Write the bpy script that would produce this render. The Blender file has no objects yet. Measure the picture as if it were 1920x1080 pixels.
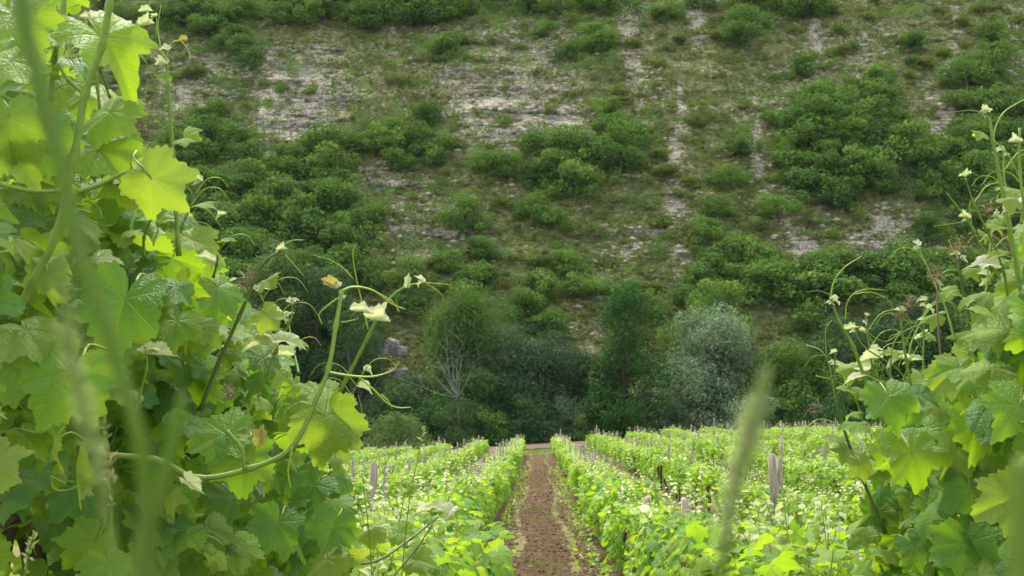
import bpy, math, random
import numpy as np
from mathutils import Vector, Matrix
R = math.radians
rng = np.random.default_rng(7)
random.seed(7)
S = bpy.context.scene
C = S.collection
# ------------------------------------------------------------------ camera
F = 2000.0                       # focal length in pixels of the 1920 px photograph
CZ = 1.60
PITCH, YAW = math.atan(245 / F), math.atan(47 / F)
cam = bpy.data.cameras.new('camera'); co = bpy.data.objects.new('camera', cam); C.objects.link(co)
cam.sensor_width = 36; cam.lens = 36 * F / 1920
co.location = (0, 0, CZ); co.rotation_euler = (math.pi / 2 + PITCH, 0, YAW)
cam.clip_start = 0.05; cam.clip_end = 2000
cam.dof.use_dof = True; cam.dof.focus_distance = 3.0; cam.dof.aperture_fstop = 12
S.camera = co
# ------------------------------------------------------------------ world, sun, exposure
SUN_EL, SUN_AZ = 62.0, -25.0     # azimuth measured from +Y (straight ahead) to the right
w = bpy.data.worlds.new('World'); S.world = w; w.use_nodes = True
nt = w.node_tree; nt.nodes.clear()
sky = nt.nodes.new('ShaderNodeTexSky'); sky.sky_type = 'NISHITA'; sky.sun_disc = False
sky.sun_elevation = R(SUN_EL); sky.sun_rotation = R(SUN_AZ); sky.dust_density = 6; sky.air_density = 1.0; sky.ozone_density = 0.6
bg = nt.nodes.new('ShaderNodeBackground'); bg.inputs['Strength'].default_value = 0.13
bg2 = nt.nodes.new('ShaderNodeBackground'); bg2.inputs['Color'].default_value = (0.93, 0.97, 1, 1); bg2.inputs['Strength'].default_value = 0.70
ad = nt.nodes.new('ShaderNodeAddShader'); ow = nt.nodes.new('ShaderNodeOutputWorld')
nt.links.new(sky.outputs[0], bg.inputs[0]); nt.links.new(bg.outputs[0], ad.inputs[0]); nt.links.new(bg2.outputs[0], ad.inputs[1]); nt.links.new(ad.outputs[0], ow.inputs[0])
sl = bpy.data.lights.new('sun', 'SUN'); sl.energy = 2.1; sl.angle = R(11); sl.color = (1, 0.96, 0.88)
so = bpy.data.objects.new('sun', sl); C.objects.link(so)
sd = Vector((math.sin(R(SUN_AZ)) * math.cos(R(SUN_EL)), math.cos(R(SUN_AZ)) * math.cos(R(SUN_EL)), math.sin(R(SUN_EL))))
so.rotation_euler = (-sd).to_track_quat('-Z', 'Y').to_euler()
S.view_settings.view_transform = 'Standard'; S.view_settings.look = 'None'; S.view_settings.gamma = 1
S.view_settings.use_curve_mapping = False; S.view_settings.exposure = 0.85
cy = S.cycles
cy.max_bounces = 6; cy.diffuse_bounces = 3; cy.glossy_bounces = 2; cy.transmission_bounces = 4; cy.transparent_max_bounces = 4
cy.caustics_reflective = False; cy.caustics_refractive = False

# ------------------------------------------------------------------ pixel <-> world
CM = Matrix.Rotation(YAW, 3, 'Z') @ Matrix.Rotation(math.pi / 2 + PITCH, 3, 'X')
CMn = np.array(CM)
RIGHT, UP, BACK = CMn[:, 0], CMn[:, 1], CMn[:, 2]
CP = np.array([0, 0, CZ])
def P(x, y, d):
    """world point seen at photo pixel (x, y) at depth d metres"""
    return CP + d * ((x - 960) / F * RIGHT + (540 - y) / F * UP - BACK)
def proj(p):
    q = np.asarray(p) - CP
    z = -(q @ BACK); z = np.where(np.abs(z) < 1e-3, 1e-3, z)
    return 960 + F * (q @ RIGHT) / z, 540 - F * (q @ UP) / z, z
def nrm(v):
    v = np.asarray(v, float); return v / (np.linalg.norm(v, axis=-1, keepdims=True) + 1e-9)
# ------------------------------------------------------------------ noise
def _h(i, j, s):
    v = np.sin(i * 127.1 + j * 311.7 + s * 74.7) * 43758.5453
    return v - np.floor(v)
def vn(x, y, s=0):
    i, j = np.floor(x), np.floor(y); u, v = x - i, y - j
    u = u * u * (3 - 2 * u); v = v * v * (3 - 2 * v)
    return (_h(i, j, s) * (1 - u) + _h(i + 1, j, s) * u) * (1 - v) + (_h(i, j + 1, s) * (1 - u) + _h(i + 1, j + 1, s) * u) * v
def fbm(x, y, s=0, n=4):
    t, a = 0, 0.5
    for k in range(n):
        t = t + a * vn(x * 2 ** k, y * 2 ** k, s + k); a *= .5
    return t
# ------------------------------------------------------------------ mesh helpers
def np_mesh(name, V, Fs, mats, midx=None, uv=None, smooth=False, attr=None):
    V = np.asarray(V, np.float32); Fs = np.asarray(Fs, np.int32)
    me = bpy.data.meshes.new(name); k = Fs.shape[1]; n = len(Fs)
    me.vertices.add(len(V)); me.vertices.foreach_set('co', V.ravel())
    me.loops.add(n * k); me.loops.foreach_set('vertex_index', Fs.ravel())
    me.polygons.add(n); me.polygons.foreach_set('loop_start', np.arange(0, n * k, k, dtype=np.int32))
    for m in (mats if isinstance(mats, (list, tuple)) else [mats]): me.materials.append(m)
    if midx is not None: me.polygons.foreach_set('material_index', np.asarray(midx, np.int32))
    if smooth: me.polygons.foreach_set('use_smooth', np.ones(n, bool))
    if uv is not None:
        l = me.uv_layers.new(name='UVMap'); l.data.foreach_set('uv', np.asarray(uv, np.float32)[Fs.ravel()].ravel())
    if attr is not None:
        for nm, a in attr.items():
            t = me.attributes.new(nm, 'FLOAT', 'POINT'); t.data.foreach_set('value', np.asarray(a, np.float32))
    me.update(calc_edges=True); me.validate()
    return me
def batch(bv, bf, M, L):
    """copies of base verts (V,3) by matrices M (N,3,3) and offsets L (N,3)"""
    V = np.einsum('nij,vj->nvi', M, bv) + L[:, None, :]
    Fs = bf[None] + (np.arange(len(L)) * len(bv))[:, None, None]
    return V.reshape(-1, 3), Fs.reshape(-1, bf.shape[1])
def link(name, me, parent=None, loc=None, **p):
    o = bpy.data.objects.new(name, me); C.objects.link(o)
    if parent: o.parent = parent
    if loc is not None: o.location = loc
    for k, v in p.items():
        if v is not None: o[k] = v
    return o
def empty(name, loc, label, cat, group=None):
    return link(name, None, None, tuple(map(float, loc)), label=label, category=cat, group=group)
def copy_tree(o, parent=None):
    c = o.copy(); C.objects.link(c); c.parent = parent
    for ch in KIDS.get(o.name, []): copy_tree(ch, c)
    return c
KIDS = {}
def kid(parent, o): KIDS.setdefault(parent.name, []).append(o); return o
def smoothline(pts, n=6):
    pts = np.asarray(pts, float); out = []
    P0 = np.vstack([2 * pts[0] - pts[1], pts, 2 * pts[-1] - pts[-2]])
    for i in range(1, len(P0) - 2):
        a, b, c, d = P0[i - 1:i + 3]
        for t in np.linspace(0, 1, n, endpoint=False):
            out.append(.5 * (2 * b + (c - a) * t + (2 * a - 5 * b + 4 * c - d) * t * t + (3 * b - a - 3 * c + d) * t ** 3))
    out.append(pts[-1]); return np.array(out)
def tube(pts, r0, r1=None, sides=6, radii=None):
    pts = np.asarray(pts, float); n = len(pts)
    r = np.linspace(r0, r1 if r1 is not None else r0, n) if radii is None else np.asarray(radii)
    T = nrm(np.gradient(pts, axis=0)); ref = np.array([.31, .17, .93]); A = nrm(np.cross(T, ref)); B = np.cross(T, A)
    an = np.arange(sides) / sides * 2 * math.pi
    V = pts[:, None] + r[:, None, None] * (np.cos(an)[None, :, None] * A[:, None] + np.sin(an)[None, :, None] * B[:, None])
    V = V.reshape(-1, 3); Fs = []
    for i in range(n - 1):
        for j in range(sides):
            k = (j + 1) % sides; Fs.append((i * sides + j, i * sides + k, (i + 1) * sides + k, (i + 1) * sides + j))
    V = np.vstack([V, pts[:1], pts[-1:]]); m = n * sides
    for j in range(sides):
        k = (j + 1) % sides; Fs.append((m, k, j, j)); Fs.append((m + 1, (n - 1) * sides + j, (n - 1) * sides + k, (n - 1) * sides + k))
    return V, Fs
def join(parts):
    """join (V, F) lists with mixed tris/quads (tri = repeated last index) into tris array"""
    VV, FF, o = [], [], 0
    for V, Fs in parts:
        V = np.asarray(V, float)
        for f in Fs:
            f = list(f)
            if len(f) == 3 or f[2] == f[3]: FF.append([f[0] + o, f[1] + o, f[2] + o])
            else: FF.append([f[0] + o, f[1] + o, f[2] + o]); FF.append([f[0] + o, f[2] + o, f[3] + o])
        VV.append(V); o += len(V)
    return np.vstack(VV), np.array(FF, np.int32)
def tube_mesh(name, tubes, mat, smooth=True):
    V, Fs = join(tubes); return np_mesh(name, V, Fs, mat, smooth=smooth)

# ------------------------------------------------------------------ materials
class NT:
    def __init__(s, name):
        s.m = bpy.data.materials.new(name); s.m.use_nodes = True; s.t = s.m.node_tree; s.t.nodes.clear()
        s.out = s.t.nodes.new('ShaderNodeOutputMaterial')
    def n(s, ty, ins=None, **p):
        x = s.t.nodes.new(ty)
        for k, v in p.items(): setattr(x, k, v)
        for k, v in (ins or {}).items():
            i = x.inputs[k]
            if isinstance(v, bpy.types.NodeSocket): s.t.links.new(v, i)
            else: i.default_value = v
        return x
    def math(s, op, a, b=0.0, c=None):
        d = {0: a, 1: b}
        if c is not None: d[2] = c
        return s.n('ShaderNodeMath', d, operation=op).outputs[0]
    def mix(s, f, a, b, bt='MIX'):
        x = s.n('ShaderNodeMix', data_type='RGBA', blend_type=bt)
        for k, v in ((0, f), (6, a), (7, b)):
            i = x.inputs[k]
            if isinstance(v, bpy.types.NodeSocket): s.t.links.new(v, i)
            else: i.default_value = v if k == 0 else (*v, 1)
        return x.outputs[2]
    def ramp(s, f, stops):
        x = s.n('ShaderNodeValToRGB', {0: f}); e = x.color_ramp.elements
        while len(e) < len(stops): e.new(.5)
        for i, (p, c) in enumerate(stops):
            e[i].position = p; e[i].color = (*c, 1) if len(c) == 3 else c
        return x.outputs[0]
    def noise(s, vec, scale, detail=3, rough=.6):
        return s.n('ShaderNodeTexNoise', {'Vector': vec, 'Scale': scale, 'Detail': detail, 'Roughness': rough}).outputs['Fac']
    def fin(s, sh): s.t.links.new(sh, s.out.inputs[0]); return s.m
def rnd01(t):
    oi = t.n('ShaderNodeObjectInfo').outputs['Random']; ge = t.n('ShaderNodeNewGeometry').outputs['Random Per Island']
    return t.math('FRACT', t.math('ADD', t.math('MULTIPLY', oi, 7.31), ge))
def leaf_mat(name, cols, trans, tfac=.42, rough=.48, spec=.26, veins=True, under=1.35, sat=1):
    t = NT(name); rn = rnd01(t)
    n = len(cols); base = t.ramp(rn, [(i / (n - 1), c) for i, c in enumerate(cols)])
    tr = t.ramp(rn, [(i / (len(trans) - 1), c) for i, c in enumerate(trans)])
    tc = t.n('ShaderNodeTexCoord'); nrmsock = None
    if veins:
        sp = t.n('ShaderNodeSeparateXYZ', {0: tc.outputs['UV']}); x, y = sp.outputs[0], sp.outputs[1]
        x = t.math('SUBTRACT', t.math('MULTIPLY', x, 4), 2); y = t.math('SUBTRACT', t.math('MULTIPLY', y, 4), 2)
        r = t.math('SQRT', t.math('ADD', t.math('MULTIPLY', x, x), t.math('MULTIPLY', y, y)))
        an = t.math('ABSOLUTE', t.math('ARCTAN2', y, x))
        am = t.math('SUBTRACT', t.math('MODULO', t.math('ADD', an, R(27)), R(54)), R(27))
        u = t.math('MULTIPLY', r, t.math('COSINE', am)); v = t.math('ABSOLUTE', t.math('MULTIPLY', r, t.math('SINE', am)))
        main = t.math('SUBTRACT', 1.0, t.math('SMOOTH_MIN', t.math('DIVIDE', v, t.math('MULTIPLY_ADD', u, -.022, .034)), 1.0, .2))
        nz = t.noise(tc.outputs['UV'], 9, 2)
        s_ = t.math('FRACT', t.math('MULTIPLY', t.math('ADD', t.math('SUBTRACT', u, t.math('MULTIPLY', v, .75)), t.math('MULTIPLY', nz, .10)), 5.5))
        sec = t.math('SUBTRACT', 1.0, t.math('MINIMUM', t.math('DIVIDE', t.math('ABSOLUTE', t.math('SUBTRACT', s_, .5)), .09), 1.0))
        vor = t.n('ShaderNodeTexVoronoi', {'Vector': tc.outputs['UV'], 'Scale': 46}, feature='DISTANCE_TO_EDGE').outputs['Distance']
        ter = t.math('SUBTRACT', 1.0, t.math('MINIMUM', t.math('DIVIDE', vor, .12), 1.0))
        vm = t.math('MINIMUM', t.math('ADD', t.math('MAXIMUM', main, 0.0), t.math('ADD', t.math('MULTIPLY', sec, .30), t.math('MULTIPLY', ter, .14))), 1.0)
        vc = t.mix(.38, base, (.30, .40, .15)); base = t.mix(vm, base, vc)
        tr = t.mix(t.math('MULTIPLY', vm, .5), tr, (.42, .55, .10))
        blot = t.noise(tc.outputs['UV'], 5, 3); obj_ = tc.outputs['Object']
        base = t.mix(t.math('MULTIPLY', t.math('SUBTRACT', blot, .4), .7), base, (.14, .20, .04))
        hgt = t.math('SUBTRACT', t.math('MINIMUM', t.math('MULTIPLY', vor, 1.6), .5), t.math('ADD', t.math('MULTIPLY', t.math('MAXIMUM', main, 0.0), 1.3), t.math('MULTIPLY', sec, .6)))
        nrmsock = t.n('ShaderNodeBump', {'Strength': .6, 'Distance': .003, 'Height': hgt}).outputs[0]
    bf = t.n('ShaderNodeNewGeometry').outputs['Backfacing']
    if 'tip' not in name: base = t.mix(t.math('MULTIPLY', bf, .45), base, (.17, .25, .10))
    ins = {'Base Color': base, 'Roughness': rough, 'Specular IOR Level': spec}
    if nrmsock: ins['Normal'] = nrmsock
    pr = t.n('ShaderNodeBsdfPrincipled', ins)
    tl = t.n('ShaderNodeBsdfTranslucent', {'Color': tr})
    return t.fin(t.n('ShaderNodeMixShader', {0: tfac, 1: pr.outputs[0], 2: tl.outputs[0]}).outputs[0])
LM = leaf_mat('vine_leaf', [(.075, .185, .030), (.11, .235, .028), (.155, .29, .028), (.21, .34, .03)], [(.22, .45, .02), (.30, .54, .015), (.38, .62, .012), (.45, .66, .014)], .44)
LD = leaf_mat('vine_leaf_old', [(.05, .15, .030), (.075, .19, .030), (.11, .24, .032)], [(.18, .40, .02), (.28, .50, .018)], .36)
LY = leaf_mat('vine_leaf_young', [(.15, .26, .035), (.20, .31, .05), (.26, .35, .07)], [(.34, .52, .015), (.42, .58, .03)], .46)
LP = leaf_mat('vine_leaf_tip', [(.56, .62, .36), (.46, .56, .24), (.60, .60, .42), (.66, .68, .48)], [(.65, .75, .3), (.7, .75, .4)], .38, veins=True)
LR = leaf_mat('vine_leaf_red', [(.30, .24, .07), (.34, .27, .09)], [(.5, .42, .08), (.5, .45, .1)], .4)
# cheaper leaf for the rows further off
RM = leaf_mat('row_leaf', [(.08, .19, .03), (.13, .27, .03), (.19, .34, .03), (.28, .40, .05)], [(.24, .46, .02), (.36, .58, .02), (.46, .62, .02)], .42, spec=.2, veins=False)
RP = leaf_mat('row_tip_leaf', [(.46, .52, .20), (.56, .58, .30), (.66, .65, .44)], [(.55, .62, .2), (.6, .6, .3)], .4, veins=False)
def plain(name, col, col2=None, scale=20, rough=.7, bump=0, coord='Object', spec=.3, stretch=None, dist=.01):
    t = NT(name); tc = t.n('ShaderNodeTexCoord').outputs[coord]
    if stretch: tc = t.n('ShaderNodeMapping', {0: tc, 3: stretch}).outputs[0]
    f = t.noise(tc, scale, 5, .65); c = t.mix(t.ramp(f, [(.35, (0, 0, 0)), (.65, (1, 1, 1))]), col, col2 or col)
    ins = {'Base Color': c, 'Roughness': rough, 'Specular IOR Level': spec}
    if bump: ins['Normal'] = t.n('ShaderNodeBump', {'Strength': bump, 'Distance': dist, 'Height': f}).outputs[0]
    return t.fin(t.n('ShaderNodeBsdfPrincipled', ins).outputs[0])
M_SHOOT = plain('green_shoot', (.13, .22, .03), (.20, .30, .04), 30, .45)
M_CANE = plain('dark_shoot', (.08, .12, .03), (.13, .17, .04), 40, .5)
M_TEND = plain('tendril', (.24, .36, .03), (.32, .44, .06), 30, .45)
M_PET = plain('petiole', (.24, .33, .06), (.30, .34, .10), 30, .5)
M_DRY = plain('dry_stem', (.28, .19, .09), (.16, .12, .07), 30, .8)
M_BARK = plain('vine_bark', (.055, .035, .022), (.13, .095, .065), 14, .95, .9, stretch=(3, 3, .5), dist=.02)
M_POST = plain('weathered_post', (.16, .13, .09), (.42, .365, .28), 9, .95, .8, stretch=(6, 6, .6), dist=.01)
M_WIRE = plain('rusty_wire', (.10, .08, .06), (.16, .14, .12), 40, .6)
M_TRUNK = plain('tree_bark', (.05, .04, .03), (.11, .10, .08), 3, .95, .6, stretch=(2, 2, .4), dist=.05)
M_DEAD = plain('dead_wood', (.15, .14, .12), (.27, .25, .22), 3, .95)
def crown_mat(name, cols, tr, tfac=.25):
    t = NT(name); ge = t.n('ShaderNodeNewGeometry'); oi = t.n('ShaderNodeObjectInfo').outputs['Random']
    n = len(cols); f = t.math('FRACT', t.math('ADD', t.math('MULTIPLY', oi, .55), t.math('MULTIPLY', ge.outputs['Random Per Island'], .45)))
    tn = t.n('ShaderNodeAttribute', attribute_name='tone').outputs['Fac']
    f2 = t.math('ADD', t.math('MULTIPLY', tn, .42), t.math('MULTIPLY_ADD', oi, .30, t.math('MULTIPLY', ge.outputs['Random Per Island'], .28)))
    c = t.ramp(f2, [(i / (n - 1), c) for i, c in enumerate(cols)])
    pr = t.n('ShaderNodeBsdfPrincipled', {'Base Color': c, 'Roughness': .8, 'Specular IOR Level': .06})
    tl = t.n('ShaderNodeBsdfTranslucent', {'Color': (*tr, 1)})
    return t.fin(t.n('ShaderNodeMixShader', {0: tfac, 1: pr.outputs[0], 2: tl.outputs[0]}).outputs[0])
CR_OAK = crown_mat('oak_foliage', [(.026, .068, .026), (.055, .125, .032), (.12, .22, .040), (.25, .36, .05)], (.14, .26, .03))
CR_SHRUB = crown_mat('shrub_foliage', [(.065, .13, .030), (.10, .17, .032), (.15, .21, .038), (.22, .24, .06)], (.14, .20, .03))
CR_SCRUB = crown_mat('scrub_foliage', [(.09, .14, .035), (.14, .18, .04), (.20, .22, .06), (.27, .26, .10)], (.16, .20, .05))
CR_BRIGHT = crown_mat('bright_foliage', [(.06, .13, .03), (.09, .18, .035), (.13, .22, .04)], (.14, .25, .03))
CR_IVY = crown_mat('ivy_foliage', [(.022, .07, .016), (.04, .115, .024), (.085, .19, .032)], (.05, .12, .02), .15)
CR_DARK = crown_mat('dark_foliage', [(.028, .068, .024), (.048, .105, .032), (.08, .155, .04)], (.05, .10, .03))
CR_BLUE = crown_mat('blue_green_foliage', [(.030, .070, .035), (.05, .10, .045), (.085, .15, .06)], (.07, .12, .05))
CR_SILVER = crown_mat('silver_foliage', [(.10, .17, .085), (.17, .25, .13), (.26, .34, .20)], (.14, .22, .09))
CR_OLIVE = crown_mat('olive_foliage', [(.08, .14, .04), (.11, .18, .05), (.15, .22, .06)], (.12, .18, .04))

# ------------------------------------------------------------------ terrain
def sstep(a, b, x):
    t = np.clip((x - a) / (b - a), 0, 1); return t * t * (3 - 2 * t)
def G(X, d):
    X = np.asarray(X, float); d = np.asarray(d, float)
    z = np.interp(d, [-20, 0, 4, 9, 16, 30, 70, 140], [.1, .02, -.06, -.28, -.56, -.74, -.72, -.72])
    return z + .06 * np.clip(X, -12, 12) * sstep(4, 40, d)
HY0 = 110.0
def H(X, d):
    X = np.asarray(X, float); d = np.asarray(d, float)
    s = np.maximum(0, d - HY0)
    z = -1.2 + 1.10 * s - 7 * (1 - np.exp(-s / 14))
    k = np.clip(s / 35, 0, 1)
    z = z + k * (10 * (fbm(X / 46, d / 90, 3, 3) - .45) + 3.4 * (fbm(X / 11, d / 26, 9, 3) - .45) + 1.7 * (fbm(X / 3.1, d / 3, 12, 3) - .44))
    st = z / 4.3 + 2.2 * fbm(X / 38, d / 38, 20, 3); fr = st - np.floor(st)
    z = z + k * .7 * (sstep(.40, .62, fr) - fr)
    return z
def ground_any(X, d): return np.where(np.asarray(d) > HY0, H(X, d), G(X, d))
BARE = [(575,190,95,80,.95),(515,190,12,90,.7),(350,180,60,60,.55),(430,110,120,25,.5),(960,230,115,80,.75),(860,150,70,40,.5),(1180,90,14,60,.8),(1040,215,60,40,.5),
 (1310,40,13,50,1.1),(1280,190,9,60,1.1),(1270,300,9,60,1.1),(1262,380,17,45,1.2),(1272,490,8,60,.9),(1525,80,8,80,1.),(1793,60,10,90,1.2),(1775,180,20,60,1.1),(1762,240,14,50,1.),
 (1735,200,35,60,.5),(1500,450,45,55,.75),(1450,330,50,60,.5),(1640,470,90,45,.65),(1425,290,7,50,.8),(1725,320,14,8,.8),(800,400,100,60,.4),(720,330,60,30,.4),
 (1180,470,60,60,.4),(900,60,200,60,.35),(1230,180,40,60,.4),(1600,80,80,60,.4),(1460,190,80,80,.4),(1700,430,60,40,.4),(1900,100,40,80,.45),(960,320,20,20,.6),(1200,20,60,40,.4),(1000,90,60,50,.4),(690,330,50,20,.4),(760,470,60,40,.4),(1090,620,60,20,.5)]
DENSE = [(560,370,130,90,1.1),(420,420,60,120,1.0),(1030,330,90,65,1.1),(1150,320,60,40,.8),(720,270,100,60,.7),(700,30,260,38,.9),(1000,20,300,25,.7),(1600,260,150,90,1.),
 (1560,330,120,80,.8),(1850,350,100,120,.9),(1840,140,50,80,.8),(1250,220,45,40,.6),(1130,90,50,40,.7),(1090,200,40,30,.7),(870,110,90,45,.7),(1500,30,60,30,.7),(1390,50,50,60,.6),
 (870,430,45,30,.9),(350,60,100,40,.7),(480,110,30,50,.6),(1350,380,50,50,.3),(600,470,140,60,1.),(1650,560,250,50,1.1),(520,560,150,90,1.1),(1230,480,30,25,.6),(1360,510,40,40,.6),
 (830,300,40,40,.5),(340,300,70,60,.8),(640,180,30,25,.3),(1200,560,400,60,.4),(1720,30,60,40,.5)]
def field(L, x, y):
    t = 0
    for cx, cy_, sx, sy, a in L: t = t + a * np.exp(-(((x - cx) / sx) ** 2 + ((y - cy_) / sy) ** 2))
    return t
def grid_mesh(name, xs, ys, fz, mat, attr=None):
    X, Y = np.meshgrid(xs, ys); Z = fz(X, Y); V = np.stack([X, Y, Z], -1).reshape(-1, 3); nx = len(xs)
    i = (np.arange(len(ys) - 1)[:, None] * nx + np.arange(nx - 1)).ravel()
    Fs = np.stack([i, i + 1, i + nx + 1, i + nx], 1)
    return np_mesh(name, V, Fs, mat, smooth=True, attr=attr(V) if attr else None)
# ground: grassy vineyard floor
t = NT('vineyard_floor'); tc = t.n('ShaderNodeTexCoord').outputs['Object']
a = t.noise(tc, .9, 5); b = t.noise(tc, 14, 5, .7)
c = t.mix(t.ramp(a, [(.42, (0, 0, 0)), (.60, (1, 1, 1))]), (.10, .145, .03), (.17, .125, .07)); c = t.mix(t.math('MULTIPLY', b, .6), c, (.20, .20, .07))
M_FLOOR = t.fin(t.n('ShaderNodeBsdfPrincipled', {'Base Color': c, 'Roughness': .95, 'Specular IOR Level': .1, 'Normal': t.n('ShaderNodeBump', {'Strength': .8, 'Distance': .05, 'Height': b}).outputs[0]}).outputs[0])
xs = np.concatenate([np.linspace(-400, -24, 20)[:-1], np.linspace(-24, 40, 90), np.linspace(40, 400, 20)[1:]])
ys = np.concatenate([np.linspace(-300, -12, 10)[:-1], np.linspace(-12, 40, 90), np.linspace(40, 140, 60)[1:]])
gz = lambda X, Y: G(X, Y) + .05 * (fbm(X * .8, Y * .8, 5, 3) - .5) - .03
link('ground', grid_mesh('ground', xs, ys, gz, M_FLOOR), kind='structure')
# tilled soil path and far soil strip
t = NT('tilled_soil'); tc = t.n('ShaderNodeTexCoord').outputs['Object']
a = t.noise(tc, 1.6, 5); b = t.noise(tc, 22, 6, .75); b2 = t.noise(tc, 70, 3, .7)
c = t.ramp(b, [(.32, (.034, .019, .011)), (.5, (.11, .064, .037)), (.66, (.23, .155, .098))]); c = t.mix(t.math('MULTIPLY', t.ramp(a, [(.5, (0, 0, 0)), (.66, (1, 1, 1))]), .5), c, (.20, .155, .09))
hh = t.math('ADD', b, t.math('MULTIPLY', b2, .4))
M_SOIL = t.fin(t.n('ShaderNodeBsdfPrincipled', {'Base Color': c, 'Roughness': .95, 'Specular IOR Level': .1, 'Normal': t.n('ShaderNodeBump', {'Strength': 1, 'Distance': .06, 'Height': hh}).outputs[0]}).outputs[0])
sz = lambda X, Y: G(X, Y) + .012 + .075 * (fbm(X * 4.5, Y * 4.5, 15, 4) - .47) - .05 * np.exp(-((X - .52 - .1 * np.sin(Y * .4)) / .14) ** 2) - .05 * np.exp(-((X + .42 - .1 * np.sin(Y * .4)) / .14) ** 2)
M_SOIL2 = M_SOIL
link('soil_path', grid_mesh('soil_path', np.linspace(-1.0, 1.15, 50), np.concatenate([np.linspace(-1, 30, 620), np.linspace(30, 71, 240)[1:]]), sz, M_SOIL), kind='structure')
sz2 = lambda X, Y: G(X, Y) + .05 + .1 * (fbm(X * 2, Y * 2, 15, 3) - .47)
link('soil_strip', grid_mesh('soil_strip', np.linspace(-30, 14, 120), np.linspace(83, 97, 60), sz2, plain('red_soil', (.085, .050, .034), (.14, .088, .06), 3, .95, .5, dist=.1)), kind='structure')
# hillside
t = NT('hillside_ground'); tc = t.n('ShaderNodeTexCoord').outputs['Object']; geo = t.n('ShaderNodeNewGeometry')
bare = t.n('ShaderNodeAttribute', attribute_name='bare').outputs['Fac']
n1 = t.noise(tc, .25, 5, .7); n2 = t.noise(tc, 1.4, 5, .7); n3 = t.noise(tc, 4.0, 4, .75)
st = t.noise(t.n('ShaderNodeMapping', {0: tc, 3: (.12, .12, 1.6)}).outputs[0], 1.2, 4, .7)
rock = t.ramp(n3, [(.30, (.16, .135, .10)), (.46, (.38, .33, .25)), (.66, (.62, .55, .43))])
rock = t.mix(t.ramp(st, [(.40, (.9, .9, .9)), (.47, (0, 0, 0))]), rock, (.13, .115, .11))
n4 = t.noise(tc, 1.1, 6, .85)
grass = t.ramp(n4, [(.36, (.055, .08, .025)), (.48, (.115, .14, .042)), (.57, (.20, .20, .085)), (.69, (.44, .40, .30))])
m = t.math('ADD', t.math('MULTIPLY', bare, 1.0), t.math('MULTIPLY', t.math('SUBTRACT', n1, .5), 1.1)); m = t.math('ADD', m, t.math('MULTIPLY', t.math('SUBTRACT', n2, .5), 3.0))
mm = t.ramp(m, [(.30, (0, 0, 0)), (.62, (1, 1, 1))])
c = t.mix(mm, grass, rock)
M_HILL = t.fin(t.n('ShaderNodeBsdfPrincipled', {'Base Color': c, 'Roughness': .95, 'Specular IOR Level': .1, 'Normal': t.n('ShaderNodeBump', {'Strength': .9, 'Distance': .6, 'Height': t.math('ADD', n2, t.math('ADD', t.math('MULTIPLY', st, .25), t.math('MULTIPLY', n3, .6)))}).outputs[0]}).outputs[0])
def hattr(V):
    x, y, z = proj(V); x = x + 46 * (fbm(V[:, 0] / 4, V[:, 1] / 6, 70, 4) - .47); y = y + 60 * (fbm(V[:, 0] / 6, V[:, 1] / 8, 80, 4) - .47); return {'bare': np.clip(field(BARE, x, y) - .3 * np.clip(field(DENSE, x, y), 0, 1) + .04 * sstep(480, 250, y), 0, 1.3)}
link('hillside', grid_mesh('hillside', np.linspace(-170, 170, 600), np.concatenate([np.linspace(HY0 - .5, 215, 460), np.linspace(215, 300, 60)[1:]]), H, M_HILL, hattr), kind='structure')

def hit(px, py):
    """march pixel rays onto the hill"""
    D = nrm(((px - 960) / F)[:, None] * RIGHT + ((540 - py) / F)[:, None] * UP - BACK)
    s = np.full(len(px), HY0 + 2.0); done = np.zeros(len(px), bool)
    for _ in range(170):
        p = CP + D * s[:, None]; below = p[:, 2] < H(p[:, 0], p[:, 1]); done |= below
        s = np.where(done, s, s + 1.2)
    lo, hi = s - 1.2, s
    for _ in range(7):
        mid = (lo + hi) / 2; p = CP + D * mid[:, None]; b = p[:, 2] < H(p[:, 0], p[:, 1])
        hi = np.where(b, mid, hi); lo = np.where(b, lo, mid)
    p = CP + D * hi[:, None]; return p, done & (p[:, 1] < 400)

# ------------------------------------------------------------------ foliage crowns
QB = np.array([[-.5, 0, 0], [0, -.36, .10], [.5, 0, 0], [0, .36, .10]]); QF = np.array([[0, 1, 2, 3]])
def frames(N, tip):
    """rotation matrices with local z = N and local x near tip"""
    N = nrm(N); T = tip - np.sum(tip * N, -1, keepdims=True) * N; T = nrm(T); B = np.cross(N, T)
    return np.stack([T, B, N], -1)
def crown_pts(blobs, per_area, g, inner=.25, tone=False):
    Ps, Ns, Ts = [], [], []
    B = np.array(blobs)
    for (x, y, z, rx, ry, rz) in B:
        n = max(6, int(per_area * (rx * ry + rx * rz + ry * rz) * 4.2))
        u = nrm(g.normal(size=(n, 3))); rad = np.where(g.random(n) < inner, g.random(n) ** .5, np.where(g.random(n) < .07, 1.1 + .3 * g.random(n), .80 + .28 * g.random(n)))[:, None]
        p = u * rad * np.array([rx, ry, rz]) + np.array([x, y, z])
        Ts.append(np.full(n, g.random())); Ps.append(p); Ns.append(nrm(nrm(u / np.array([rx, ry, rz])) + .75 * g.normal(size=(n, 3)) + np.array([0, 0, .35])))
    return (np.vstack(Ps), np.vstack(Ns), np.concatenate(Ts)) if tone else (np.vstack(Ps), np.vstack(Ns))
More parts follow.
